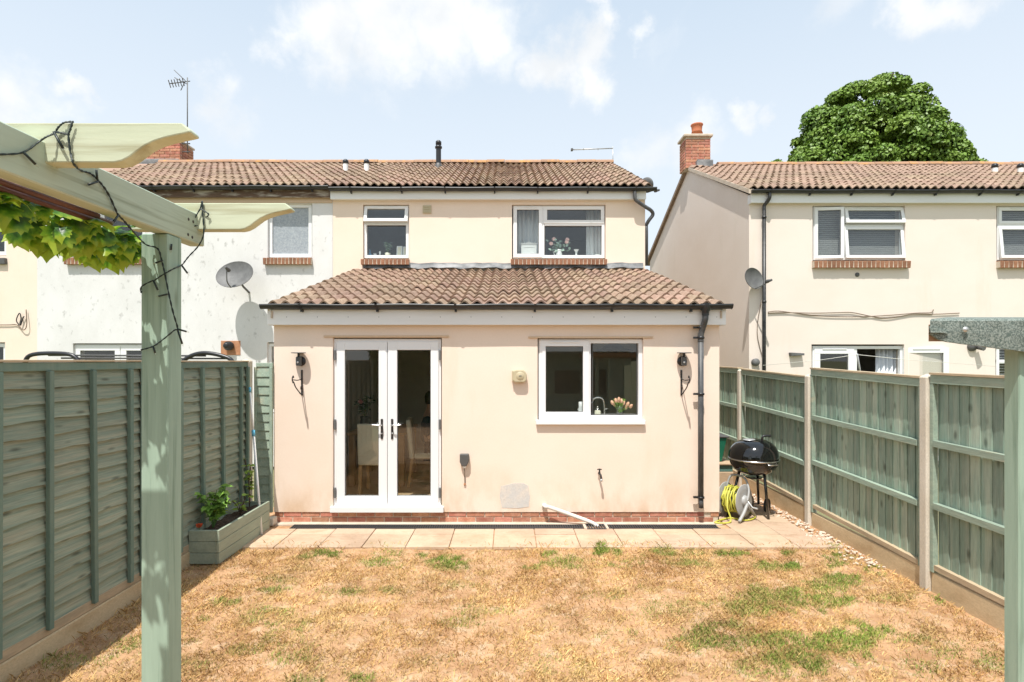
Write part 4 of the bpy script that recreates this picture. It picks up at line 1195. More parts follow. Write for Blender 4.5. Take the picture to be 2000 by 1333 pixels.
# ------------------------------------------------------------------ pergola
PX = -1.25
pg = thing('pergola', 'pale green painted timber pergola corner with shaped rafter ends', 'pergola', (-1.3, 2.06, 0))
post = obj('post', MB().cbox(PX - .101, PX - .001, 2.02, 2.106, -.05, 2.474, .004), M['pergola'], pg)
beam = obj('beam', MB().cbox(PX - .06, PX, -.6, 2.262, 2.476, 2.598, .004), M['beam'], pg)
def rafter(y, zt_, zb_, tip, x0=-3.05):
    f0 = tip - .207
    prof = [(x0, zt_), (x0, zb_), (f0, zb_)]
    for (t, u) in ((.10, .045), (.20, .16), (.30, .33), (.40, .49), (.52, .62), (.66, .72), (.82, .80), (.93, .85), (1.0, .89)):
        prof.append((f0 + .207 * t, zb_ + (zt_ - zb_) * u * .86))
    prof += [(tip - .003, zt_ - .018), (tip - .024, zt_)]
    m_ = MB().prism(prof, y, y + .047)
    o_ = obj('rafter', m_, M['rafter'], pg)
    bv = o_.modifiers.new('b', 'BEVEL'); bv.width = .004; bv.segments = 2; bv.limit_method = 'ANGLE'; bv.angle_limit = .6
    return o_
rafter(1.482, 2.649, 2.541, -.857)
rafter(2.208, 2.641, 2.533, -.872, -1.52)
rafter(.756, 2.655, 2.546, -.86)
for (px, py) in ((1228, 762), (1258, 778), (1225, 862), (1252, 880)):       # screw heads on the beam end
    x_, y_ = px * .3, 200 + py * .3
    d = 1.25 * F / (CX - x_)
    obj('screw', MB().lathe([(0, .001), (.005, .0012), (.0065, .0)], (PX, d, ZZ(y_, d)), 10, 'X'), M['iron'], pg)
# canes and artificial vine
for k, (xo, zo) in enumerate(((-.070, 2.474), (-.084, 2.460), (-.10, 2.476))):
    o_ = obj('cane', MB().tube([(PX + xo, .2, zo + .004), (PX + xo - .004, 1.2, zo), (PX + xo + .006, 1.76 + .05 * k, zo - .004)], .0085, 8), M['cane'])
    tag(o_, ['brown cane lying highest under the pergola beam', 'brown cane nearest the vine under the pergola beam', 'brown cane tucked behind the two others under the beam'][k], 'cane', 'canes under the pergola beam')
def maple(name, fold, curl):
    half = [(0, .0), (.10, -.10), (.30, -.16), (.26, -.02), (.56, .10), (.44, .20), (.50, .38), (.40, .40), (.42, .62), (.26, .58), (.16, .74), (.10, .82), (0, 1.02)]
    pts = half + [(-x, y) for x, y in half[-2:0:-1]]
    # two rings so that the blade can curl
    vs = [(0, .30, 0)]
    n = len(pts)
    for f_ in (.55, 1.0):
        for (x, y) in pts:
            xx, yy = x * f_, .30 + (y - .30) * f_
            r2 = xx * xx + (yy - .3) ** 2
            vs.append((xx, yy, -fold * abs(xx) - curl * r2 + .05 * math.sin(7 * xx + 5 * yy) * f_))
    fs = [(0, 1 + j, 1 + (j + 1) % n) for j in range(n)] + [(1 + j, 1 + n + j, 1 + n + (j + 1) % n, 1 + (j + 1) % n) for j in range(n)]
    sc = .135
    m_ = MB().add([(x * sc, y * sc, z * sc) for x, y, z in vs], fs, True)
    return m_.mesh(name)
leafs = [maple('leaf', .25, .25), maple('leaf', .5, .1), maple('leaf', .1, .6), maple('leaf', .35, -.3)]
vine = thing('vine_garland', 'artificial lime and green maple leaf garland hanging under the pergola beam', 'garland', (-1.42, 1.5, 2.44))
obj('stem', MB().tube(curve_pts([(-1.40 + .03 * math.sin(i * 1.7), .55 + .2 * i, 2.455 + .012 * math.sin(i * 2.3)) for i in range(8)], 5), .004, 6), M['stem'], vine)
lr = random.Random(21)
for i in range(290):
    yy = .62 + 1.47 * (i + lr.random()) / 290
    if yy < 1.75 and math.sin(yy * 24) > .6: continue
    tier = lr.random()
    if tier < .36:          # lying over the top, face up
        p = Vector((-1.365 + lr.uniform(-.11, .04), yy, 2.466 + lr.uniform(-.015, .03)))
        az = lr.uniform(-PI, PI)
        dirv = Vector((math.cos(az), math.sin(az), -.35)); nv = Vector((lr.uniform(-.3, .3), lr.uniform(-.6, .1), 1))
    else:
        p = Vector((-1.405 + lr.uniform(-.13, .06), yy, 2.452 - lr.uniform(0, .045)))
        dirv = Vector((lr.uniform(-.6, .6), lr.uniform(-.5, .3), -1)); nv = Vector((lr.uniform(.0, 1), lr.uniform(-1.2, -.2), lr.uniform(-.1, .6)))
    yv = dirv.normalized(); zv = (nv - yv * nv.dot(yv)).normalized(); xv = yv.cross(zv)
    R_ = Matrix((xv, yv, zv)).transposed()
    o_ = link('leaf', leafs[i % 4], M['vine'], vine, p, R_.to_euler())
    s_ = lr.uniform(.34, .72)
    o_.scale = (s_, s_, s_)
# string lights
sl = thing('string_lights', 'dark green wire of fairy lights looped over the pergola rafters and down the post', 'string lights', (-1.25, 1.9, 2.5))
def onbeam(px, py, off=.006):
    d = (-(PX + off)) * F / (CX - px)
    return PT(px, py, d)
def wire(pts, r=.0032, name='wire'):
    # twisted pair
    c = curve_pts(pts, 8)
    for ph in (0, PI):
        q_ = []
        for i, p in enumerate(c):
            a = i * .9 + ph
            q_.append(p + Vector((math.cos(a) * .0016, math.sin(a) * .0010, math.sin(a) * .0016)))
        obj(name, MB().tube(q_, .0019, 5), M['wire'], sl)
Y1 = 1.474
wire([onbeam(-40, 303), onbeam(0, 302), onbeam(45, 298), onbeam(75, 278), PT(90, 268, 1.46), PT(107, 260, Y1), PT(113, 250, Y1), PT(125, 240, Y1), PT(142, 238, Y1 + .01)])
wire([PT(142, 239, Y1), PT(137, 255, Y1), PT(134, 266, Y1), PT(138, 300, Y1), PT(145, 322, Y1), onbeam(160, 334), onbeam(178, 340), onbeam(195, 356), onbeam(212, 380), onbeam(228, 415), onbeam(232, 421)])
wire([PT(105, 258, Y1), PT(120, 260, Y1 - .004), PT(134, 264, Y1)])
wire([onbeam(232, 421), onbeam(245, 435), onbeam(265, 458), PT(285, 478, 1.99), PT(308, 486, 2.0), PT(316, 510, 2.01), PT(322, 535, 2.012), PT(330, 575, 2.005), PT(338, 610, 2.01), PT(347, 642, 2.03), PT(340, 646, 2.01), PT(318, 664, 2.008), PT(299, 677, 2.008), PT(275, 684, 2.0)])
wire([PT(299, 548, 2.0), PT(277, 560, 2.0), PT(276, 572, 2.02)])
wire([PT(299, 550, 2.008), PT(318, 537, 2.005), PT(340, 525, 2.03), PT(355, 518, 2.11), PT(368, 502, 2.16), PT(388, 480, 2.2), PT(398, 456, 2.2), PT(396, 420, 2.2), PT(395, 394, 2.2), PT(391, 408, 2.2), PT(375, 435, 2.19), PT(370, 445, 2.17), PT(352, 462, 2.12), PT(338, 472, 2.06)])
wire([PT(371, 443, 2.19), PT(386, 441, 2.19)]); wire([PT(391, 408, 2.198), PT(407, 418, 2.198), PT(404, 424, 2.198)])
for (a, b, d0) in (((105, 258), (123, 290), Y1 - .004), ((47, 299), (69, 321), None), ((191, 355), (173, 361), None), ((190, 352), (188, 332), None), ((231, 421), (222, 434), None), ((335, 477), (334, 489), 2.03),
                   ((300, 549), (308, 567), 2.005), ((355, 519), (366, 534), 2.12), ((299, 677), (303, 690), 2.004), ((346, 643), (364, 648), 2.02), ((347, 645), (356, 672), 2.05), ((327, 575), (310, 579), 2.004), ((318, 509), (304, 514), 2.004)):
    p, q_ = (PT(*a, d0), PT(*b, d0)) if d0 else (onbeam(*a, .008), onbeam(*b, .012))
    bl = obj('lamp_holder', MB().tube([p, q_], .0034, 7), M['wire'], sl)
    e_ = q_ + (q_ - p).normalized() * .010
    obj('bulb', MB().tube([q_, (q_ + e_) / 2, e_], [.003, .0034, .0012], 7), M['bulb'], bl)

# ------------------------------------------------------------------ shelter at the right edge
sh = thing('garden_shelter', 'corner of a felt-roofed green timber shelter at the right edge', 'shelter', (1.9, 2.0, 0))
sy = 1.96
obj('post', MB().cbox(XX(1960, 2.063), XX(1960, 2.063) + .063, 2.0, 2.063, -.05, ZZ(684, 2.0) + .02, .004), M['pergola'], sh)
obj('wall_board', MB().cbox(XX(1997, 2.12), XX(1997, 2.12) + .6, 2.12, 2.14, ZZ(755, 2.12), ZZ(684, 2.12) + .01, .003), M['pergola'], sh)
obj('inner_post', MB().cbox(XX(2016, 2.2), XX(2016, 2.2) + .063, 2.2, 2.26, -.05, 2.04, .003), M['pergola'], sh)
rx0, rx1 = XX(1814, sy), XX(1814, sy) + 1.25
zt0 = ZZ(626, sy)
dirx = 1.0                                  # the roof's left edge runs back and outwards
def rp(x, y): return (x + (y - sy) * dirx, y)
nseg = 40
vs, fs = [], []
for i in range(nseg + 1):
    t = i / nseg
    xx = rx0 + .006 + (rx1 - rx0) * t
    pxx = CX + xx * F / sy
    zb_ = ZZ(667 + (min(pxx, 2200) - 1840) * .125 if pxx > 1840 else 650 + (pxx - 1814) * .66, sy)
    wob = .004 * math.sin(i * 1.9)
    vs += [(xx + .30 * dirx, sy + .30, zt0 + .035), (xx + .012 * dirx, sy + .012, zt0 + .006 + wob * .3), (xx, sy + .002 + wob * .4, zt0 - .002), (xx, sy + wob, zt0 - .03), (xx, sy - .001 + wob, (zt0 + zb_) / 2), (xx, sy + wob * 1.2, zb_), (xx, sy + .012 + wob, zb_)]
for i in range(nseg):
    for j in range(6):
        q = 7 * i + j
        fs.append((q, q + 7, q + 8, q + 1))
obj('roof_felt', MB().add(vs, fs, False), M['felt'], sh, fix=False)
zb0 = ZZ(667, sy)
m_ = MB().add([(rx0 + .01, sy + .014, zb0 + .0), (rx1, sy + .014, zb0), (rx1 + .30 * dirx, sy + .30, zb0 + .03), (rx0 + .01 + .30 * dirx, sy + .30, zb0 + .03),
               (rx0 + .01, sy + .014, zb0 + .06), (rx1, sy + .014, zb0 + .06), (rx1 + .30 * dirx, sy + .30, zb0 + .095), (rx0 + .01 + .30 * dirx, sy + .30, zb0 + .095)],
              [(0, 3, 2, 1), (4, 5, 6, 7), (0, 1, 5, 4), (1, 2, 6, 5), (2, 3, 7, 6), (3, 0, 4, 7)])
obj('roof_board', m_, M['rawwood'], sh)
m_ = MB().add([(rx0, sy - .002, zt0 - .02), (rx0 + .004, sy - .006, ZZ(650, sy)), (rx0 + .062, sy - .010, ZZ(651, sy)), (rx0 + .002, sy + .004, zt0 - .02), (rx0 + .006, sy + .004, ZZ(650, sy)), (rx0 + .064, sy - .004, ZZ(651, sy))],
              [(0, 1, 2), (5, 4, 3), (0, 3, 4, 1), (1, 4, 5, 2), (2, 5, 3, 0)])
obj('felt_fold', m_, M['felt'], sh)
obj('felt_nail', MB().lathe([(0, -.005), (.008, -.004), (.010, 0)], (XX(1883, sy), sy - .006, ZZ(644, sy)), 10, 'Y'), M['palemetal'], sh)

# ------------------------------------------------------------------ fittings on the extension wall
def solar_light(px, label):
    X_ = XX(px, YW); zc = ZZ(706, YW)
    t = thing('solar_wall_light', label, 'wall light', (X_, YW, zc), 'solar wall lights')
    obj('wall_plate', MB().lathe([(.0, -.02), (.055, -.02), (.06, -.012), (.06, .0)], (X_, YW, zc), 20, 'Y'), M['black'], t)
    obj('arm', MB().tube([(X_, YW - .015, zc), (X_, YW - .06, zc + .005)], .016, 10), M['black'], t)
    obj('lamp_body', MB().cbox(X_ - .03, X_ + .03, YW - .10, YW - .05, zc - .055, zc + .055, .008), M['grey'], t)
    obj('sensor', MB().lathe([(0, -.012), (.009, -.008), (.012, 0)], (X_ - .004, YW - .10, zc - .012), 12, 'Y'), M['ceramic'], t)
    m_ = MB().lathe([(0, .012), (.082, .010), (.088, .004), (.086, 0), (0, -.004)], (0, 0, 0), 28)
    obj('solar_panel', m_, M['grey'], t).location = (X_, YW - .085, zc + .098)
    obj('panel_neck', MB().tube([(X_, YW - .075, zc + .05), (X_, YW - .085, zc + .1)], .014, 8), M['black'], t)
solar_light(588, 'round-topped solar wall light beside the french doors')
solar_light(1332, 'round-topped solar wall light near the downpipe')
def basket_bracket(px, sgn, label):
    X_ = XX(px, YW); z1, z0 = ZZ(723, YW), ZZ(773, YW)
    t = thing('hanging_basket_bracket', label, 'bracket', (X_, YW, z0), 'iron basket brackets')
    obj('back_bar', MB().cbox(X_ - .011, X_ + .011, YW - .010, YW - .001, z0, z1, .003), M['iron'], t)
    for zz in (z0 + .03, z1 - .03, (z0 + z1) / 2 + .05):
        obj('screw', MB().lathe([(0, -.006), (.008, -.003), (.009, 0)], (X_, YW - .010, zz), 10, 'Y'), M['iron'], t)
    zm = ZZ(741, YW)
    e = .25
    s_ = sgn * .018
    obj('arm', MB().tube([(X_, YW - .01, zm), (X_ + s_ * .5, YW - e * .5, zm - .01), (X_ + s_, YW - e, zm)], .006, 8), M['iron'], t)
    obj('hook', MB().tube(curve_pts([(X_ + s_, YW - e + .015, zm - .02), (X_ + s_, YW - e - .012, zm - .01), (X_ + s_, YW - e - .008, zm + .03), (X_ + s_, YW - e + .018, zm + .045), (X_ + s_, YW - e + .028, zm + .022)], 5), .007, 8), M['iron'], t)
    obj('brace', MB().tube(curve_pts([(X_, YW - .012, z0 + .05), (X_ + s_ * .2, YW - .03, z0 + .02), (X_ + s_ * .4, YW - .08, z0 + .05), (X_ + s_ * .8, YW - .17, zm - .09), (X_ + s_, YW - e + .03, zm - .03), (X_ + s_, YW - e, zm - .035)], 6), .007, 8), M['iron'], t)
    obj('scroll', MB().tube(curve_pts([(X_, YW - .012, z0 + .10), (X_, YW - .035, z0 + .115), (X_, YW - .045, z0 + .09), (X_, YW - .03, z0 + .075), (X_, YW - .025, z0 + .09)], 5), .005, 7), M['iron'], t)
basket_bracket(590, -1, 'black wrought iron hanging basket bracket left of the french doors')
basket_bracket(1330.5, 1, 'black wrought iron hanging basket bracket near the downpipe')
hb = thing('washing_line_reel', 'small beige retractable washing line box beside the kitchen window', 'line reel', (XX(1015, YW), YW, ZZ(748, YW)))
hX, hZ = XX(1015, YW), ZZ(735.5, YW)
m_ = MB()
rpz = [(-.085, -.05), (-.085, .07), (-.05, .085), (.035, .085), (.07, .06), (.085, .02), (.085, -.045), (.06, -.075), (-.06, -.075)]
m_.prism([(hX + a, hZ + b) for a, b in rpz], YW - .075, YW - .001)
obj('case', m_, M['beige'], hb, bevel=.014)
obj('badge', MB().lathe([(0, -.006), (.045, -.005), (.052, 0)], (hX + .005, YW - .075, hZ + .006), 20, 'Y'), M['beige'], hb)
obj('badge_slot', MB().cbox(hX - .012, hX + .022, YW - .084, YW - .079, hZ + .002, hZ + .012, .002), M['grey'], hb)
obj('wall_bracket', MB().cbox(hX - .095, hX - .08, YW - .06, YW - .001, hZ - .06, hZ + .07, .003), M['beige'], hb)
sk = thing('outdoor_socket', 'dark grey weatherproof socket with dangling stub of cable below', 'socket', (XX(907.5, YW), YW, ZZ(908, YW)))
sX = XX(907.5, YW)
m_ = MB().prism([(sX - .055, ZZ(886, YW)), (sX - .055, ZZ(901, YW)), (sX - .03, ZZ(909, YW)), (sX + .03, ZZ(909, YW)), (sX + .055, ZZ(901, YW)), (sX + .055, ZZ(886, YW))], YW - .07, YW - .001)
obj('cover', m_, M['grey'], sk, bevel=.008)
obj('cable_gland', MB().lathe([(.016, 0), (.019, -.01), (.019, -.025), (.010, -.03)], (sX, YW - .035, ZZ(909, YW)), 12), M['ceramic'], sk)
obj('cable', MB().tube([(sX, YW - .035, ZZ(911, YW)), (sX + .002, YW - .03, ZZ(925, YW)), (sX + .004, YW - .012, ZZ(945, YW))], .005, 7), M['cable'], sk)
obj('cable_clip', MB().cbox(sX - .010, sX + .016, YW - .018, YW - .001, ZZ(948, YW), ZZ(944, YW), .003), M['clay'], sk)
tp = thing('garden_tap', 'old brass garden tap on the bare cream wall below the kitchen window', 'tap', (XX(1170, YW), YW, ZZ(940, YW)))
tX = XX(1169.5, YW)
tz = ZZ(924, YW)
obj('spout', MB().tube(curve_pts([(tX, YW, tz), (tX, YW - .05, tz), (tX + .01, YW - .085, tz - .012), (tX + .016, YW - .092, tz - .07)], 5), [.012] * 15 + [.014], 10), M['iron'], tp)
obj('nozzle', MB().lathe([(.011, .0), (.016, -.004), (.016, -.03), (.012, -.034)], (tX + .016, YW - .092, tz - .055), 12), M['palemetal'], tp)
obj('stem', MB().lathe([(.013, 0), (.010, .03), (.010, .05)], (tX, YW - .055, tz), 10), M['iron'], tp)
obj('handle', MB().tube([(tX - .028, YW - .055, tz + .052), (tX, YW - .055, tz + .058), (tX + .026, YW - .055, tz + .052)], .007, 8), M['iron'], tp)

# ------------------------------------------------------------------ satellite dishes and aerials
def dish(name, label, c, face, r, wallp, mat, feed):
    t = thing(name, label, 'satellite dish', wallp)
    zv = Vector(face).normalized()
    xv = Vector((0, 0, 1)).cross(zv).normalized(); yv = zv.cross(xv)
    T = Matrix.Translation(c) @ Matrix((xv, yv, zv)).transposed().to_4x4()
    m_ = MB(); m_.M = T
    m_.lathe([(r * k / 8, .22 * r * ((k / 8) ** 2 - 1)) for k in range(1, 9)] + [(r * 1.015, .004), (r, -.012)] + [(r * k / 8, .22 * r * ((k / 8) ** 2 - 1) - .012) for k in range(7, 0, -1)], (0, 0, 0), 32)
    for v in range(len(m_.v)):
        p = T.inverted() @ Vector(m_.v[v]); p.x *= 1.0; p.y *= .82; m_.v[v] = tuple(T @ p)
    m_.lathe([(0, -.22 * r), (r / 8, .22 * r * (1 / 64 - 1))], (0, 0, 0), 32)
    obj('reflector', m_, mat, t, fix=False)
    back = T @ Vector((0, 0, -.22 * r - .02))
    obj('mount', MB().tube([back, (back + Vector(wallp)) / 2 + Vector((0, 0, -.03)), wallp], .02, 10), M['steelgrey'], t)
    fe = T @ Vector(feed)
    obj('feed_arm', MB().tube(curve_pts([T @ Vector((0, -r * .80, -.02)), T @ Vector((feed[0] * .5, -r * .72, feed[2] * .55)), fe], 4), .011, 8), M['steelgrey'], t)
    obj('feed_horn', MB().tube([fe + zv * .05, fe, fe - zv * .03, fe - zv * .07], [.022, .026, .034, .034], 12), M['grey'], t)
    return t
dw = Vector((XX(487, YM), YM - .006, ZZ(572, YM)))
dish('satellite_dish', 'oval grey satellite dish on the weathered white wall', PT(458, 536, 9.95), (-.10, -1, .50), .345, tuple(dw), M['steelgrey'], (.02, -.06, .26))
obj_c = MB().tube(curve_pts([PT(480, 548, 9.9), PT(480, 570, 10.2), PT(482, 586, YM - .02), PT(489, 591, YM - .02), PT(494, 580, YM - .02)], 5), .008, 6)
dish('satellite_dish', 'dark grey satellite dish by the downpipe of the right-hand house', PT(1473, 544, 10.4), (.55, -1, .20), .25, (XX(1487, YR), YR, ZZ(556, YR)), M['steelgrey'], (.0, -.14, .30))
dish('satellite_dish', 'small grey dish peeping over the roof corner above the downpipe', (XX(1263, 11.0), 11.0, ZZ(362, 11.0)), (.9, .5, .3), .18, (HX1 + .0, 10.9, ZZ(390, 10.9)), M['steelgrey'], (.0, -.14, .26))
ae = thing('television_aerial', 'tall mast with a multi-element television aerial beside the brick chimney', 'aerial', (XX(366, 14.3), 14.3, RZ))
ay = 14.25
obj('mast', MB().tube([PT(366, 300, ay), PT(366, 152, ay)], .014, 8), M['steelgrey'], ae)
for yy in (281, 297):
    obj('mast_bracket', MB().tube([PT(356, yy, ay), PT(371, yy, ay)], .016, 6), M['grey'], ae)
obj('boom', MB().tube([PT(331, 164, ay - .3), PT(371, 159, ay + .1)], .012, 6), M['grey'], ae)
for i in range(6):
    t = i / 5
    c = PT(331, 164, ay - .3).lerp(PT(358, 160.5, ay), t)
    obj('element', MB().tube([c + Vector((-.03, .10, -.05)), c + Vector((.03, -.10, .05))], .011, 5), M['grey'], ae)
for (a, b) in (((353, 177), (362, 158)), ((340, 137), (362, 158)), ((341, 152), (366, 165))):
    obj('reflector_rod', MB().tube([PT(*a, ay), PT(*b, ay)], .010, 5), M['steelgrey'], ae)
a2 = thing('television_aerial', 'low pale aerial boom on a short mast above the ridge of the cream house', 'aerial', (XX(1197, 15.5), 15.5, 6.5))
obj('mast', MB().tube([PT(1197, 330, 15.5), PT(1197, 287, 15.5)], .012, 6), M['palemetal'], a2)
obj('boom', MB().tube([PT(1115, 293, 15.5), PT(1197, 290, 15.5)], .016, 6), M['palemetal'], a2)
obj('boom_tip', MB().cbox(XX(1115, 15.5), XX(1119, 15.5), 15.45, 15.55, ZZ(295, 15.5), ZZ(291, 15.5), .005), M['grey'], a2)
for px in (1140, 1168):
    obj('element', MB().tube([PT(px, 290, 15.4), PT(px, 293.5, 15.6)], .010, 5), M['palemetal'], a2)

# ------------------------------------------------------------------ fittings on the right house
wl = thing('wall_light', 'slim grey wedge wall light beside the patio door of the right-hand house', 'wall light', (XX(1552, YR), YR, ZZ(692, YR)))
obj('lamp_body', MB().prism([(XX(1540, YR), ZZ(689, YR)), (XX(1566, YR), ZZ(690.5, YR)), (XX(1566, YR), ZZ(694.5, YR)), (XX(1541, YR), ZZ(696, YR))], YR - .10, YR - .001), M['steelgrey'], wl, bevel=.006)
cl = thing('security_light', 'small grey security light on the right-hand house under the shelter roof', 'wall light', (XX(1899, YR), YR, ZZ(680, YR)))
obj('base', MB().lathe([(0, -.06), (.07, -.06), (.085, -.03), (.085, 0)], (XX(1897, YR), YR, ZZ(678, YR)), 18, 'Y'), M['grey'], cl)
obj('head', MB().tube([(XX(1905, YR), YR - .06, ZZ(678, YR)), (XX(1908, YR), YR - .16, ZZ(680, YR))], [.05, .06], 14), M['steelgrey'], cl)
ol = thing('outside_vent', 'round grey vent cap low on the corner of the right-hand house', 'vent', (XX(1474, YR), YR, ZZ(708, YR)))
obj('cap', MB().lathe([(0, -.09), (.06, -.085), (.075, -.06), (.07, 0)], (XX(1474, YR), YR, ZZ(708, YR)), 16, 'Y'), M['steelgrey'], ol)
wlx = thing('rotary_washing_line', 'rotary washing line behind the closeboard fence with pale lines', 'washing line', (XX(1690, 9.2), 9.2, 0))
obj('mast', MB().tube([(XX(1690, 9.2), 9.2, 0), (XX(1690, 9.2), 9.2, 1.3)], .02, 8), M['palemetal'], wlx)
obj('arm', MB().tube([(XX(1690, 9.2), 9.2, 1.3), PT(1674, 692, 8.7)], .014, 8), M['palemetal'], wlx)
obj('line', MB().tube([PT(1490, 714, 9.6), PT(1600, 704, 9.2), PT(1674, 693, 8.7), PT(1760, 702, 9.0), PT(1945, 716, 9.8)], .004, 5), M['line'], wlx)
def curtain(name, label, x0, x1, y, z0, z1, amp=.025, n=9, mat='curtain', group=None):
    vs = []
    k = n * 8
    for i in range(k + 1):
        t = i / k
        xx = x0 + (x1 - x0) * t
        yy = y + amp * math.sin(t * n * 2 * PI) + amp * .4 * math.sin(t * n * 3.1)
        vs += [(xx, yy, z1), (xx + .01 * math.sin(t * 20), yy * 1 + amp * .3 * math.sin(t * 9), z0)]
    m_ = MB().add(vs, [(2 * i, 2 * i + 1, 2 * i + 3, 2 * i + 2) for i in range(k)], True)
    o_ = obj(name, m_, M[mat], fix=False)
    so_ = o_.modifiers.new('s', 'SOLIDIFY'); so_.thickness = .004
    tag(o_, label, 'curtain', group)
curtain('curtain', 'striped pale curtain in the open patio doorway of the right-hand house', XX(1712, YR + .2), XX(1752, YR + .2), YR + .22, .1, ZZ(676, YR + .2), .03, 5)
curtain('curtain', 'pale curtain in the narrow left light of the upper bedroom window', XX(1007, YM + .3), XX(1052, YM + .3), YM + .36, ZZ(520, YM), ZZ(398, YM), .025, 5)
curtain('curtain', 'pale curtain at the outer end of the upper bedroom window', XX(1146, YM + .3), XX(1182, YM + .3), YM + .36, ZZ(520, YM), ZZ(398, YM), .025, 5)

# cable loop on the far left house, trampoline arcs behind the lap fence
cb_ = thing('cable_loop', 'loose loop of dark cable on the far left cream wall', 'cable', (XX(40, YM), YM, ZZ(640, YM)))
obj('run', MB().tube(curve_pts([PT(-20, 635, YM - .02), PT(15, 635, YM - .02), PT(33, 635, YM - .02), PT(45, 645, YM - .04), PT(52, 636, YM - .05), PT(51, 605, YM - .03)], 6), .008, 6), M['cable'], cb_)
obj('loop', MB().tube(curve_pts([PT(38, 636, YM - .03), PT(32, 626, YM - .04), PT(38, 612, YM - .04), PT(41, 622, YM - .04), PT(40, 636, YM - .03), PT(45, 622, YM - .03), PT(47, 618, YM - .03)], 6), .009, 6), M['black'], cb_)
tr = thing('folded_garden_frame', 'dark curved tubular garden frame peeping above the lap fence', 'frame', (-4.2, 7.8, 0))
fy4 = 7.4
for pts in ([(48, 712), (58, 695), (95, 690.5), (140, 694), (158, 712)], [(352, 712), (362, 702), (380, 693), (402, 690), (428, 694), (450, 702), (458, 714)]):
    c = curve_pts([PT(a, b, fy4) for a, b in pts], 6)
    c = [PT(pts[0][0] - 3, 900, fy4)] + c + [PT(pts[-1][0] + 3, 900, fy4)]
    obj('hoop', MB().tube(c, .028, 8), M['black'], tr)
for (a, b, yy) in ((95, 402, 695.5), (120, 445, 701)):
    obj('cross_bar', MB().tube([PT(a, yy - 1, fy4 + .02), PT(b, yy, fy4 + .02)], .012, 7), M['grey'], tr)
obj('foot', MB().box(XX(46, fy4), XX(460, fy4), fy4 - .03, fy4 + .03, -.05, .02), M['grey'], tr)

# ------------------------------------------------------------------ planter and pole
PLX0, PLX1, PLY0, PLY1, PLH = -3.12, -2.895, GD(1103), 6.55, .335
PLX0 = XX(368, PLY0); PLX1 = XX(428, PLY0)
pt_ = thing('planter', 'long green wooden trough planter against the lap fence', 'planter', ((PLX0 + PLX1) / 2, 6, 0))
hb_ = PLH / 3
for k in range(3):
    z0, z1 = hb_ * k + .002, hb_ * (k + 1) - .002
    obj('front_board', MB().cbox(PLX0, PLX1 - .032, PLY0 + .002, PLY0 + .03, z0, z1, .003), M['planter'], pt_)
    obj('side_board', MB().cbox(PLX1 - .03, PLX1, PLY0, PLY1, z0, z1, .003), M['planter'], pt_)
    obj('side_board', MB().cbox(PLX0 - .001, PLX0 + .028, PLY0 + .032, PLY1, z0, z1, .003), M['planter'], pt_)
    obj('end_board', MB().cbox(PLX0 + .03, PLX1 - .032, PLY1 - .03, PLY1 - .002, z0, z1, .003), M['planter'], pt_)
m_ = MB()
vs, fs = [], []
for i in range(13):
    for j in range(5):
        vs.append((PLX0 + .028 + (PLX1 - PLX0 - .058) * j / 4, PLY0 + .03 + (PLY1 - PLY0 - .06) * i / 12, PLH - .05 + rnd.uniform(-.02, .025)))
for i in range(12):
    for j in range(4):
        q = 5 * i + j
        fs.append((q, q + 1, q + 6, q + 5))
obj('compost', m_.add(vs, fs), M['compost'], pt_, fix=False)
def leaf_mesh(name, w, l, bend=.25, lob=False):
    pr = [(0, 0), (.35, .15), (.5, .4), (.36, .72), (0, 1)] if not lob else [(0, 0), (.30, .05), (.52, .25), (.36, .38), (.48, .58), (.22, .72), (0, 1)]
    vs = [(0, y * l, -bend * l * y * y) for x, y in pr]
    n = len(pr)
    vs += [(x * w, y * l, -bend * l * y * y + .12 * w * (x > 0)) for x, y in pr[1:-1]] + [(-x * w, y * l, -bend * l * y * y + .12 * w) for x, y in pr[1:-1]]
    fs = []
    for s_ in (0, 1):
        o_ = n + s_ * (n - 2)
        ring_ = [0] + [o_ + i for i in range(n - 2)] + [n - 1]
        for i in range(n - 1):
            f_ = [i, ring_[i], ring_[i + 1], i + 1]
            f_ = list(dict.fromkeys(f_))
            fs.append(tuple(f_ if s_ == 0 else f_[::-1]))
    return MB().add(vs, fs, True).mesh(name)
def orient(dirv, nv):
    yv = Vector(dirv).normalized(); nv = Vector(nv)
    zv = nv - yv * nv.dot(yv)
    zv = zv.normalized() if zv.length > 1e-4 else yv.orthogonal().normalized()
    xv = yv.cross(zv)
    return Matrix((xv, yv, zv)).transposed().to_euler()
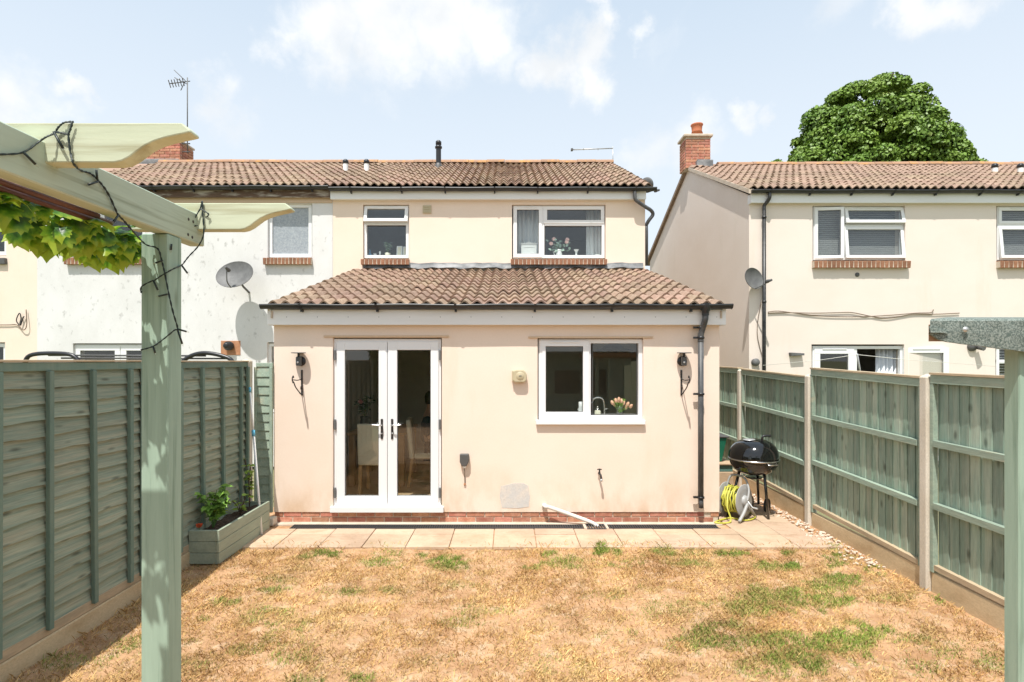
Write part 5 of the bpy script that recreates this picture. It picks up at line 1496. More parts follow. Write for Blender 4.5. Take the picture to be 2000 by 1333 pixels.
def bushy(name, label, cat, base, h, rad, nst, nlf, lm, mat, stemmat='stem', seed=1, droop=.3):
    r_ = random.Random(seed)
    t = thing(name, label, cat, base)
    b = Vector(base)
    tips = []
    m_ = MB()
    for i in range(nst):
        a = r_.uniform(0, 2 * PI); rr = rad * r_.uniform(.2, .9)
        tip = b + Vector((rr * math.cos(a), rr * math.sin(a), h * r_.uniform(.65, 1)))
        midp = b.lerp(tip, .5) + Vector((r_.uniform(-.02, .02), r_.uniform(-.02, .02), .03))
        m_.tube(curve_pts([b, midp, tip], 4), .004, 5)
        tips.append((b, midp, tip))
    obj('stem', m_, M[stemmat], t)
    for i in range(nlf):
        b0, m0, t0 = tips[i % nst]
        u = r_.uniform(.25, 1)
        p = b0.lerp(m0, u * 2) if u < .5 else m0.lerp(t0, u * 2 - 1)
        a = r_.uniform(0, 2 * PI)
        o_ = link('leaf', lm, M[mat] if not isinstance(mat, list) else None, t, p, orient((math.cos(a), math.sin(a), r_.uniform(-droop, .5)), (r_.uniform(-.4, .4), r_.uniform(-.6, .2), 1)))
        s_ = r_.uniform(.6, 1.1); o_.scale = (s_, s_, s_)
    return t
lmA = leaf_mesh('leaf', .075, .085, .3, True); lmA.materials.append(M['leafgreen'])
lmB = leaf_mesh('leaf', .05, .06, .2); lmB.materials.append(M['leaflime'])
bushy('leafy_plant', 'bright green leafy plant at the near end of the planter', 'plant', (XX(414, 5.6), 5.62, PLH - .05), .42, .17, 12, 150, lmA, 'leafgreen', seed=3)
bushy('rose_plant', 'spindly lime-leaved rose climbing by the concrete fence post', 'plant', (XX(484, 6.38), 6.42, PLH - .05), .62, .07, 4, 46, lmB, 'leaflime', 'twig', 5)
tw = bushy('dry_plant', 'dying twiggy plant in the middle of the planter', 'plant', (XX(468, 6.1), 6.12, PLH - .05), .22, .11, 8, 20, lmB, 'leaflime', 'twig', 9)
fl1 = thing('red_flower', 'small orange-red flower at the near corner of the planter', 'flower', (XX(390, 5.5), 5.5, PLH - .04))
b = Vector((XX(389, 5.5), 5.5, PLH - .05))
obj('stem', MB().tube([b, b + Vector((0, 0, .05))], .004, 5), M['stem'], fl1)
for i in range(9):
    a = i * 2.4
    link('petal', leaf_mesh('petal', .03, .05, .1), M['flame'], fl1, b + Vector((0, 0, .05)), orient((math.cos(a) * .6, math.sin(a) * .6, .8), (0, -1, .4)))
ps = thing('extension_pole', 'white extension pole with blue collars leaning against the fence post', 'pole', (XX(511, 6.3), 6.3, 0))
pa, pb2 = Vector((XX(511, 6.30), 6.30, .012)), Vector((-3.085, 6.56, ZZ(757, 6.56)))
def pl_(t): return pa.lerp(pb2, t)
obj('lower_tube', MB().tube([pl_(0), pl_(.68)], .0145, 10), M['polewhite'], ps)
obj('upper_tube', MB().tube([pl_(.68), pl_(.97)], .0105, 10), M['polewhite'], ps)
obj('collar', MB().tube([pl_(.66), pl_(.70)], .020, 10), M['blue'], ps)
obj('tip', MB().tube([pl_(.965), pl_(1.0)], .014, 10), M['blue'], ps)

blk = obj('concrete_block', MB().cbox(XX(522, 6.64), XX(535, 6.64), 6.62, 6.74, .014, .10, .006), M['concrete'])
tag(blk, 'small grey concrete block between planter and extension corner', 'block')

# ------------------------------------------------------------------ barbecue, hose reel, passage
BX, BY = XX(1472, 7.05), 7.05
bq = thing('kettle_barbecue', 'black kettle barbecue on tripod legs in the side passage', 'barbecue', (BX, BY, 0))
zr2 = ZZ(895, BY)
R2 = .302
lid = [(R2, 0), (R2 * 1.0, .03), (R2 * .97, .08), (R2 * .88, .14), (R2 * .72, .19), (R2 * .5, .222), (R2 * .25, .238), (0, .242)]
tl = MB().lathe(lid, (0, 0, 0), 40)
T = Matrix.Translation((BX, BY, zr2 + .006)) @ Matrix.Rotation(-.05, 4, 'Y')
tl.v = [tuple(T @ Vector(p)) for p in tl.v]
lo_ = obj('lid', tl, M['enamel'], bq)
m_ = MB(); m_.M = T
m_.tube(curve_pts([(.06, -.12, .215), (.065, -.13, .275), (.10, -.13, .292), (.17, -.13, .288)], 4), .014, 8)
obj('lid_handle', m_, M['black'], lo_)
m_ = MB(); m_.M = T
m_.lathe([(0, .008), (.07, .006), (.075, 0)], (-.06, -.03, .238), 20)
obj('lid_vent', m_, M['palemetal'], lo_)
obj('bowl', MB().lathe([(R2 * .98, .0), (R2 * .98, -.02), (R2 * .93, -.08), (R2 * .8, -.14), (R2 * .58, -.185), (R2 * .3, -.205), (0, -.21)], (BX, BY, zr2), 40), M['enamel'], bq)
obj('rim', MB().lathe([(R2 * .985, .004), (R2 * 1.03, .002), (R2 * 1.03, -.012), (R2 * .985, -.016)], (BX, BY, zr2), 40), M['chrome'], bq)
m_ = MB().tube([(BX - .0 + .03, BY - R2 - .012, zr2 - .02), (BX + .03, BY - R2 - .04, zr2 - .03), (BX + .15, BY - R2 - .02, zr2 - .03), (BX + .15, BY - R2 + .02, zr2 - .02)], .009, 8)
obj('bowl_handle', m_, M['chrome'], bq)
zl = zr2 - .15
legs = [((BX + .06, BY - .16, zl), (XX(1501, GD(1017)), GD(1017), .02)), ((BX - .17, BY + .02, zl), (BX - .34, BY - .02, .02)), ((BX + .10, BY + .12, zl), (BX + .20, BY + .30, .09))]
for a, b in legs:
    obj('leg', MB().tube([a, b], .0175, 10), M['enamel'], bq)
for dx in (-.22, .22):
    wc_ = (BX + .20 + dx * .35, BY + .30 - dx * .35, .09)
    w_ = obj('wheel', MB().lathe([(.02, -.018), (.085, -.02), (.092, -.012), (.092, .012), (.085, .02), (.02, .018)], (0, 0, 0), 24, 'X'), M['rubber'], bq)
    w_.location = wc_; w_.rotation_euler = (0, 0, -.75)
obj('axle', MB().tube([(BX + .12, BY + .38, .09), (BX + .29, BY + .21, .09)], .008, 6), M['palemetal'], bq)
obj('ash_tray', MB().lathe([(0, -.01), (.09, -.008), (.11, .01), (.10, .012), (0, -.004)], (BX, BY, zr2 - .25), 24), M['enamel'], bq)

HX, HY = XX(1438, 6.98), 6.98
hr = thing('hose_reel', 'grey hose reel wound with yellow hose at the corner of the extension', 'hose reel', (HX, HY, 0))
hc = Vector((HX - .02, HY, .245))
ax = Vector((.62, -.78, .04)).normalized()         # drum axis, turned towards the lawn
xv = ax.cross(Vector((0, 0, 1))).normalized(); zv = xv.cross(ax)
T = Matrix.Translation(hc) @ Matrix((xv, ax, zv)).transposed().to_4x4()
def loc(mb): mb.M = T; return mb
for s_ in (-.125, .125):
    obj('drum_flange', loc(MB()).lathe([(0, s_ - .006), (.12, s_ - .008 * (1 if s_ < 0 else -1)), (.195, s_ - .004), (.205, s_), (.195, s_ + .004), (0, s_ + .006)], (0, 0, 0), 32, 'Y'), M['reel'], hr)
obj('drum', loc(MB()).lathe([(.09, -.12), (.09, .12)], (0, 0, 0), 24, 'Y'), M['reel'], hr)
m_ = loc(MB())
pts = []
for i in range(260):
    a = i * 2 * PI / 22
    lay = i // 130
    yy = -.105 + .21 * (((i % 130) / 130) if lay == 0 else 1 - (i % 130) / 130)
    rr = .118 + .036 * lay + rnd.uniform(-.014, .022)
    pts.append((rr * math.cos(a), yy, rr * math.sin(a)))
m_.tube(pts, .0105, 7)
obj('hose_coil', m_, M['hose'], hr)
hub = loc(MB()).lathe([(0, .17), (.05, .165), (.065, .15), (.07, .13)], (0, 0, 0), 20, 'Y')
obj('hub', hub, M['reel'], hr)
m_ = loc(MB())
m_.tube(curve_pts([(.0, .165, -.03), (.09, .17, -.12), (.20, .16, -.22)], 4), .02, 8)
m_.tube(curve_pts([(-.0, .165, .0), (-.06, .16, .12), (-.10, .10, .25), (-.10, .0, .29), (-.08, -.10, .26), (-.02, -.14, .05)], 5), .014, 8)
m_.tube([(-.20, .16, -.222), (.0, .165, -.03)], .018, 8); m_.tube([(-.18, -.15, -.222), (0, -.14, .0), (.18, -.15, -.222)], .016, 8)
obj('frame', m_, M['reel'], hr)
obj('crank', loc(MB()).tube([(.0, .17, 0), (-.05, .20, -.08), (-.05, .27, -.085)], .012, 8), M['palemetal'], hr)
gy0 = 6.72
obj('loose_hose', MB().tube(curve_pts([hc + Vector((-.10, -.05, .12)), hc + Vector((-.16, -.16, -.05)), (HX - .17, HY - .24, .03), (XX(1400, 6.66), 6.72, .026), (XX(1425, GD(1016)), GD(1016), .026), (XX(1455, GD(1021)), GD(1021), .026), (XX(1474, GD(1016)), GD(1016), .026), (XX(1470, GD(1008)), GD(1008), .026), (XX(1450, GD(1002)), GD(1003), .028), (HX + .02, HY - .15, .04)], 6), .0105, 8), M['hose'], hr)
sb = thing('storage_box', 'pale wooden box with a teal band tucked in the side passage', 'storage box', (XX(1418, 8.2), 8.2, 0))
bx0, bx1 = EX1 + .03, XX(1433, 8.0)
zs0 = ZZ(905, 8.0)
obj('lower_body', MB().cbox(bx0, bx1, 8.0, 8.9, .015, zs0 - .13, .006), M['boxwood'], sb)
obj('band', MB().cbox(bx0, bx1 - .01, 8.01, 8.89, zs0 - .128, zs0 - .03, .004), M['teal'], sb)
obj('lid', MB().cbox(bx0, bx1 + .02, 7.98, 8.92, zs0 - .028, zs0, .006), M['boxwood'], sb)
bn = thing('bin', 'green plastic bin with a dark lid standing on the wooden box', 'bin', (bx0 + .05, 8.5, zs0))
bxc = XX(1409, 8.2)
m_ = MB().add([(bx0, 8.1, zs0 + .002), (bxc - .03, 8.1, zs0 + .002), (bxc - .03, 8.4, zs0 + .002), (bx0, 8.4, zs0 + .002), (bx0, 8.06, zs0 + .36), (bxc + .03, 8.06, zs0 + .36), (bxc + .03, 8.44, zs0 + .36), (bx0, 8.44, zs0 + .36)],
              [(0, 3, 2, 1), (4, 5, 6, 7), (0, 1, 5, 4), (1, 2, 6, 5), (2, 3, 7, 6), (3, 0, 4, 7)])
obj('body', m_, M['bin'], bn, bevel=.01)
obj('lid', MB().cbox(bx0 - .0, bxc + .06, 8.04, 8.46, zs0 + .362, zs0 + .39, .008), M['grey'], bn)
# pebbles at the foot of the closeboard fence
v_, f_ = [], []
ico = [(0, 0, 1), (.9, 0, .4), (.3, .85, .4), (-.7, .5, .4), (-.7, -.5, .4), (.3, -.85, .4), (.7, .5, -.4), (-.3, .85, -.4), (-.9, 0, -.4), (-.3, -.85, -.4), (.7, -.5, -.4), (0, 0, -1)]
icf = [(0, 1, 2), (0, 2, 3), (0, 3, 4), (0, 4, 5), (0, 5, 1), (1, 6, 2), (2, 7, 3), (3, 8, 4), (4, 9, 5), (5, 10, 1), (6, 7, 2), (7, 8, 3), (8, 9, 4), (9, 10, 5), (10, 6, 1), (11, 7, 6), (11, 8, 7), (11, 9, 8), (11, 10, 9), (11, 6, 10)]
for i in range(420):
    yy = rnd.uniform(5.3, 8.3)
    xx = 3.66 - abs(rnd.gauss(0, .11)) - (.0 if yy > 5.9 else .0)
    if xx < 3.4 and yy > 6.0: xx = 3.5 + rnd.random() * .13
    s_ = rnd.choice((.008, .010, .013, .018, .026)) * rnd.uniform(.7, 1.2)
    a = rnd.uniform(0, 6.28)
    o_ = len(v_)
    for (x, y, z) in ico:
        k_ = rnd.uniform(.8, 1.15)
        x2, y2 = x * math.cos(a) - y * math.sin(a) * .7, x * math.sin(a) + y * math.cos(a) * .7
        v_.append((xx + x2 * s_ * k_, yy + y2 * s_ * k_, .014 + z * s_ * .55 * k_))
    f_ += [tuple(q + o_ for q in f) for f in icf]
m_ = MB(); m_.v, m_.f, m_.sm = v_, f_, [False] * len(f_)
o_ = obj('gravel', m_, M['stone']); o_['kind'] = 'stuff'; o_['label'] = 'loose pale pebbles along the foot of the closeboard fence'; o_['category'] = 'gravel'

# ------------------------------------------------------------------ behind the glass
fz = PLZ + .02
def dining_chair(label, T):
    t = thing('dining_chair', label, 'chair', tuple(T.translation), 'dining chairs')
    def part(nm, mb, mat, bev=0.0):
        mb.v = [tuple(T @ Vector(p)) for p in mb.v]
        return obj(nm, mb, M[mat], t, bevel=bev)
    m_ = MB().cbox(-.22, .22, -.035, .035, .42, .99, .015)
    m_.v = [(x, y - .10 * max(0, z - .45), z) for x, y, z in m_.v]
    part('backrest', m_, 'linen'); part('seat', MB().cbox(-.22, .22, .04, .46, .42, .50, .015), 'linen')
    for (sx, sy2) in ((-.19, 0), (.19, 0), (-.19, .42), (.19, .42)):
        part('leg', MB().add([(sx - .02, sy2 - .02 - (.05 if sy2 == 0 else 0), 0), (sx + .02, sy2 - .02 - (.05 if sy2 == 0 else 0), 0), (sx + .02, sy2 + .02 - (.05 if sy2 == 0 else 0), 0), (sx - .02, sy2 + .02 - (.05 if sy2 == 0 else 0), 0),
                              (sx - .02, sy2 - .02, .42), (sx + .02, sy2 - .02, .42), (sx + .02, sy2 + .02, .42), (sx - .02, sy2 + .02, .42)],
                             [(0, 3, 2, 1), (4, 5, 6, 7), (0, 1, 5, 4), (1, 2, 6, 5), (2, 3, 7, 6), (3, 0, 4, 7)]), 'oak')
dining_chair('cream dining chair seen from behind through the left french door', Matrix.Translation((XX(699, 7.5) + .22, 7.52, fz)))
dining_chair('cream dining chair side-on behind the seated person', Matrix.Translation((-1.42, 8.2, fz)) @ Matrix.Rotation(-PI / 2 + .1, 4, 'Z'))
tb = thing('dining_table', 'oak dining table inside behind the french doors', 'table', (-1.95, 8.6, fz))
tx0, tx1, ty0, ty1 = XX(680, 8.1), XX(790, 8.1), 8.08, 9.2
obj('table_top', MB().cbox(tx0 - .02, tx1 + .02, ty0, ty1, fz + .75, fz + .785, .006), M['oak'], tb)
for (x, y) in ((tx0 + .05, ty0 + .06), (tx1 - .05, ty0 + .06), (tx0 + .05, ty1 - .06), (tx1 - .05, ty1 - .06)):
    obj('leg', MB().cbox(x - .045, x + .045, y - .045, y + .045, fz, fz + .75, .006), M['oak'], tb)
lmD = leaf_mesh('leaf', .06, .08, .3); lmD.materials.append(M['leafdark'])
vp = Vector((XX(712, 8.35), 8.35, fz + .785))
vs_ = bushy('rose_bouquet', 'dark leafy bouquet with a pink rose on the dining table', 'plant', tuple(vp + Vector((0, 0, .2))), .36, .20, 10, 90, lmD, 'leafdark', seed=13)
obj('vase', MB().lathe([(0, 0), (.06, 0), (.085, .08), (.06, .18), (.07, .22), (.055, .21), (.045, .18)], tuple(vp), 20), M['grey'], vs_)
def blossom(t, c, r, mat, n=12, seed=0):
    r_ = random.Random(seed)
    pm = leaf_mesh('petal', r * 1.1, r * 1.1, -.5)
    for i in range(n):
        a = i * 2.39996; u = (i + .5) / n
        link('petal', pm, M[mat], t, c, orient((math.cos(a) * u, math.sin(a) * u, 1.1 - u), (-math.cos(a), -math.sin(a), .6)))
blossom(vs_, vp + Vector((-.02, -.16, .42)), .055, 'petalpink', 14)
# person seated inside, facing right
def skin_body(name, verts, edges, radii, mat, parent, sub=1):
    me_ = bpy.data.meshes.new(name)
    me_.from_pydata(verts, edges, [])
    o_ = link(name, me_, mat, parent)
    sm = o_.modifiers.new('skin', 'SKIN'); sm.use_smooth_shade = True
    if not me_.skin_vertices: me_.skin_vertices.new()
    for i, r in enumerate(radii):
        me_.skin_vertices[0].data[i].radius = r if isinstance(r, tuple) else (r, r)
    me_.skin_vertices[0].data[0].use_root = True
    o_.modifiers.new('sub', 'SUBSURF').levels = sub
    o_.modifiers['sub'].render_levels = sub
    return o_
bx, by, bz = -1.16, 8.2, fz + .55
pr_ = thing('person', 'person in a dark top sitting sideways inside behind the right french door', 'person', (bx, by, fz))
V = [(bx, by, bz), (bx - .02, by, bz + .25), (bx - .02, by, bz + .45), (bx, by, bz + .56), (bx + .03, by, bz + .66), (bx + .045, by, bz + .78),       # pelvis .. head
     (bx - .02, by - .19, bz + .44), (bx + .02, by - .24, bz + .18), (bx + .26, by - .16, bz + .20), (bx + .35, by - .13, bz + .21),                # near arm
     (bx - .02, by + .19, bz + .44), (bx + .04, by + .24, bz + .18), (bx + .28, by + .14, bz + .22), (bx + .36, by + .11, bz + .23),
     (bx + .05, by - .10, bz - .02), (bx + .45, by - .12, bz - .02), (bx + .42, by - .12, bz - .45), (bx + .55, by - .12, bz - .50),
     (bx + .05, by + .10, bz - .02), (bx + .45, by + .12, bz - .02), (bx + .42, by + .12, bz - .45), (bx + .55, by + .12, bz - .50)]
E = [(0, 1), (1, 2), (2, 3), (3, 4), (4, 5), (2, 6), (6, 7), (7, 8), (8, 9), (2, 10), (10, 11), (11, 12), (12, 13), (0, 14), (14, 15), (15, 16), (16, 17), (0, 18), (18, 19), (19, 20), (20, 21)]
Rr = [.13, .125, .13, .055, .085, .08, .06, .045, .032, .035, .06, .045, .032, .035, .08, .065, .045, .04, .08, .065, .045, .04]
skin_body('body', V, E, Rr, M['skin'], pr_)
Vs = V[:4] + [V[6], V[7], V[10], V[11]]
skin_body('shirt', [V[0], V[1], V[2], (bx - .01, by, bz + .50), V[6], V[7], V[10], V[11]], [(0, 1), (1, 2), (2, 3), (2, 4), (4, 5), (2, 6), (6, 7)], [.15, .145, .15, .075, .075, .06, .075, .06], M['navy'], pr_)
skin_body('trousers', [V[0], V[14], V[15], V[16], V[18], V[19], V[20]], [(0, 1), (1, 2), (2, 3), (0, 4), (4, 5), (5, 6)], [.145, .095, .08, .06, .095, .08, .06], M['navy'], pr_)
hd = Vector(V[4]).lerp(Vector(V[5]), .55)
hm = MB().lathe([(0, .125), (.05, .118), (.088, .085), (.102, .03), (.098, -.03), (.085, -.07)], (hd.x - .022, hd.y, hd.z), 20)
obj('hair', hm, M['hair'], pr_)
obj('nose', MB().tube([(hd.x + .085, hd.y, hd.z - .0), (hd.x + .112, hd.y, hd.z - .03)], [.008, .014], 8), M['skin'], pr_)
# pendant lamp in the kitchen
pl2 = thing('pendant_lamp', 'two-tiered slate pendant lamp inside the kitchen window', 'lamp', (XX(1198, 8.2), 8.2, ZZ(690, 8.2)))
lx = XX(1198, 8.2)
obj('shade', MB().lathe([(.30, ZZ(685, 8.2)), (.18, ZZ(680, 8.2)), (.13, ZZ(676, 8.2))], (lx, 8.2, 0), 32), M['lampshade'], pl2)
obj('upper_shade', MB().lathe([(.16, ZZ(677.5, 8.2)), (.09, ZZ(673, 8.2)), (.03, ZZ(670, 8.2))], (lx, 8.2, 0), 32), M['lampshade'], pl2)
obj('flex', MB().tube([(lx, 8.2, ZZ(672, 8.2)), (lx, 8.2, ZF1 - .06)], .006, 6), M['grey'], pl2)
# kitchen sill and things on it
ks = ZZ(812, 6.93)
obj('window_board', MB().cbox(wx0 + .01, wx1 - .01, YW + .11, YW + .42, ks - .03, ks, .004), M['ceramic'], house)
ky = 6.98
tv = thing('tulip_vase', 'glass vase of peach tulips on the kitchen windowsill', 'flowers', (XX(1210, ky), ky, ks))
vb = Vector((XX(1210, ky), ky, ks))
obj('vase', MB().lathe([(0, .004), (.05, .004), (.055, .02), (.045, .07), (.055, .115), (.052, .115), (.042, .07), (.05, .02)], tuple(vb), 20), M['bulb'], tv)
tr_ = random.Random(4)
tm_ = MB()
heads = [(1196, 787), (1203, 783), (1209, 781), (1214, 784), (1218, 788), (1226, 790), (1232, 794), (1200, 790), (1208, 788), (1223, 796)]
for i, (a, b) in enumerate(heads):
    hp_ = PT(a, b, ky - .06 + .012 * i)
    tm_.tube(curve_pts([vb + Vector((0, 0, .03)), vb.lerp(hp_, .6) + Vector((0, 0, .015)), hp_], 4), .004, 5)
    th_ = MB().lathe([(0, -.028), (.016, -.022), (.022, 0), (.017, .022), (.006, .034), (0, .034)], (0, 0, 0), 9)
    o_ = obj('tulip_head', th_, M['petalpeach'], tv); o_.location = hp_; o_.rotation_euler = (tr_.uniform(-.3, .3), (a - 1210) * .03, 0)
obj('stems', tm_, M['leafgreen'], tv)
for i in range(7):
    a = tr_.uniform(0, 6.28)
    link('leaf', leaf_mesh('leaf', .05, .14, .25), M['leafgreen'], tv, vb + Vector((0, 0, .09)), orient((math.cos(a) * .5, math.sin(a) * .4 - .1, .8), (0, -1, .2)))
ft = thing('kitchen_tap', 'swan-neck kitchen tap behind the right pane', 'tap', (XX(1176, ky), ky + .2, ks))
obj('spout', MB().tube(curve_pts([PT(1180.5, 812, ky + .1), PT(1180, 790, ky + .1), PT(1177, 780, ky + .1), PT(1169, 776.5, ky + .1), PT(1160, 779, ky + .1), PT(1156, 788, ky + .1)], 5), .011, 10), M['chrome'], ft)
obj('lever', MB().tube([PT(1180, 800, ky + .1), PT(1188, 798, ky + .1)], .006, 8), M['chrome'], ft)
so = thing('soap_dispenser', 'small cream soap dispenser beside the kitchen tap', 'soap dispenser', (XX(1167, ky), ky, ks))
sxx = XX(1167, ky)
obj('bottle', MB().cbox(sxx - .037, sxx + .037, ky - .03, ky + .03, ks + .001, ks + .06, .008), M['linen'], so)
obj('pump', MB().lathe([(.012, .06), (.012, .075), (.005, .077), (.005, .10), (.012, .102), (.010, .112), (0, .114)], (sxx, ky, ks), 12), M['chrome'], so)
jg = thing('glass_jug', 'pale glass jug of utensils at the edge of the left kitchen pane', 'jug', (XX(1135, ky), ky, ks))
jx = XX(1134, ky)
obj('body', MB().lathe([(0, .003), (.035, .003), (.036, .02), (.024, .10), (.026, .17), (.02, .17), (.018, .1), (.03, .02)], (jx, ky, ks), 16), M['ceramic'], jg)
obj('spoon', MB().tube([(jx - .005, ky, ks + .12), (jx - .04, ky, ks + .07)], .005, 6), M['chrome'], jg)
# bathroom sill
by2 = UY + .2
bs = ZZ(501, UY + .08)
obj('window_board', MB().cbox(upw[0][0] + .01, upw[0][1] - .01, UY + .07, UY + .45, bs - .03, bs, .004), M['ceramic'], house)
obj('window_board', MB().cbox(upw[1][0] + .01, upw[1][1] - .01, UY + .07, UY + .45, bs - .03, bs, .004), M['ceramic'], house)
lmP = leaf_mesh('leaf', .05, .07, .2); lmP.materials.append(M['leafpale'])
bpl = Vector((XX(757, by2), by2, bs))
pp_ = bushy('potted_plant', 'pale potted plant in the middle of the bathroom windowsill', 'plant', tuple(bpl + Vector((0, 0, .08))), .22, .12, 9, 80, lmP, 'leafpale', seed=31)
obj('pot', MB().lathe([(0, 0), (.045, 0), (.058, .085), (.05, .085), (.04, .02)], tuple(bpl), 18), M['linen'], pp_)
def simple(name, label, cat, px, y, prof, mat, z):
    o_ = obj(name, MB().lathe(prof, (XX(px, y), y, z), 18), M[mat]); tag(o_, label, cat); return o_
simple('bottle', 'small blue bottle at the end of the bathroom windowsill', 'bottle', 722.5, by2, [(0, 0), (.03, 0), (.032, .06), (.012, .10), (.012, .14), (.018, .15), (0, .15)], 'blueglass', bs)
simple('cup', 'small white cup on the bathroom windowsill', 'cup', 732.5, by2, [(0, 0), (.028, 0), (.034, .075), (.03, .075), (.025, .01)], 'ceramic', bs)
simple('bud_vase', 'slim white ornament leaning between cup and plant on the bathroom sill', 'ornament', 742, by2, [(0, 0), (.016, 0), (.010, .05), (.022, .10), (.016, .12), (0, .125)], 'ceramic', bs)
def frame_card(name, label, px0, px1, py0, y, lean=.2):
    t = thing(name, label, 'picture frame', (XX(px0, y), y, bs))
    x0, x1, z1 = XX(px0, y), XX(px1, y), ZZ(py0, y)
    for nm, ins, dy, mt in (('frame', 0, 0, 'ceramic'), ('picture', .022, -.004, 'linen')):
        m_ = MB().cbox(x0 + ins, x1 - ins, y + dy, y + .012 + dy, bs + ins + .001, z1 - ins, .002)
        m_.v = [(a, b + (c - bs) * lean, c) for a, b, c in m_.v]
        obj(nm, m_, M[mt], t)
frame_card('picture_frame', 'wider white picture frame at the end of the bathroom windowsill', 774, 785, 480, by2)
frame_card('picture_frame', 'narrow white picture frame right against the bathroom window edge', 786, 794, 481, by2 + .02)
# bedroom sill
def rose_jug(px):
    b = Vector((XX(px, by2), by2, bs))
    t = thing('flower_jug', 'white jug of blush roses on the bedroom windowsill', 'flowers', tuple(b))
    obj('jug', MB().lathe([(0, 0), (.05, 0), (.065, .05), (.05, .10), (.045, .13), (.055, .15), (.048, .148), (.038, .12)], tuple(b), 20), M['ceramic'], t)
    obj('jug_handle', MB().tube(curve_pts([b + Vector((-.05, 0, .12)), b + Vector((-.10, 0, .11)), b + Vector((-.095, 0, .06)), b + Vector((-.055, 0, .03))], 4), .008, 7), M['ceramic'], t)
    r_ = random.Random(2)
    sm_ = MB()
    for i in range(34):
        tip = b + Vector((r_.uniform(-.22, .22), r_.uniform(-.08, .08), r_.uniform(.12, .34)))
        if i < 10: sm_.tube([b + Vector((0, 0, .12)), b.lerp(tip, .5) + Vector((0, 0, .08)), tip], .004, 5)
        link('leaf', lmP, M['leafpale'], t, tip, orient((r_.uniform(-1, 1), r_.uniform(-.5, .5), r_.uniform(-.5, .8)), (0, -1, .5)))
    obj('stems', sm_, M['stem'], t)
    for i, (dx, dz) in enumerate(((-.11, .31), (.14, .25), (.15, .30), (-.16, .22))):
        blossom(t, b + Vector((dx, -.06, dz)), .06, 'petalblush', 12, i)
rose_jug(1092)
simple('bud_vase', 'fluted white vase in the middle of the bedroom windowsill', 'vase', 1125.5, by2, [(0, 0), (.032, 0), (.022, .03), (.018, .08), (.03, .13), (.055, .15), (.05, .152), (.014, .09)], 'ceramic', bs)
simple('bowl', 'low white bowl under the curtain on the bedroom windowsill', 'bowl', 1167, by2, [(0, 0), (.03, 0), (.06, .05), (.058, .052), (.03, .01)], 'ceramic', bs)
hbx = thing('headboard', 'white panelled bed end behind the narrow bedroom light', 'headboard', (XX(1031, by2), by2 + .2, bs))
hx0, hx1 = XX(1018, by2), XX(1048, by2)
obj('panel', MB().cbox(hx0, hx1, by2 - .04, by2, bs + .001, ZZ(477, by2), .004), M['ceramic'], hbx)
obj('crest', MB().prism([(hx0 - .01, ZZ(478, by2)), (hx1 + .01, ZZ(478, by2)), (hx1 + .01, ZZ(476, by2)), ((hx0 + hx1) / 2 + .06, ZZ(475.5, by2)), ((hx0 + hx1) / 2, ZZ(473, by2)), ((hx0 + hx1) / 2 - .06, ZZ(475.5, by2)), (hx0 - .01, ZZ(476, by2))], by2 - .05, by2 + .01), M['ceramic'], hbx)
obj('moulding', MB().cbox(hx0 + .04, hx1 - .04, by2 - .046, by2 - .041, ZZ(483, by2) - .01, ZZ(483, by2), .002), M['ceramic'], hbx)
# straw ornament behind the obscured bathroom pane of the white house is only a blur: a shallow orange mat on its sill
# ------------------------------------------------------------------ behind the camera (seen in the window reflections)
sd_ = thing('garden_shed', 'green boarded garden shed mirrored in the kitchen window', 'shed', (2.4, -3, 0))
sx0, sx1, syf = 1.15, 3.5, -2.8
obj('shell', MB().box(sx0, sx1, syf - 2.0, syf - .03, 0, 2.2), M['shed'], sd_)
for k in range(17):
    z0 = .05 + .127 * k
    obj('board', MB().add([(sx0, syf, z0), (sx1, syf, z0), (sx1, syf - .018, z0 + .13), (sx0, syf - .018, z0 + .13), (sx0, syf - .03, z0), (sx1, syf - .03, z0), (sx1, syf - .03, z0 + .13), (sx0, syf - .03, z0 + .13)],
                          [(3, 2, 1, 0), (0, 1, 5, 4), (0, 4, 7, 3), (1, 2, 6, 5)]), M['shed'], sd_)
for (a, b, c, d) in ((1.40, 2.15, 1.02, 1.72), (2.55, 2.95, .98, 1.75)):
    w_ = obj('window', MB().box(a - .04, b + .04, syf + .002, syf + .02, c - .04, d + .04), M['shed'], sd_)
    obj('pane', MB().box(a, b, syf + .021, syf + .026, c, d), M['enamel'], w_)
obj('door', MB().box(3.08, 3.45, syf + .002, syf + .025, .05, 1.95), M['feather'], sd_)
obj('roof', MB().box(sx0 - .15, sx1 + .1, syf - 2.1, syf + .18, 2.2, 2.28), M['felt'], sd_)
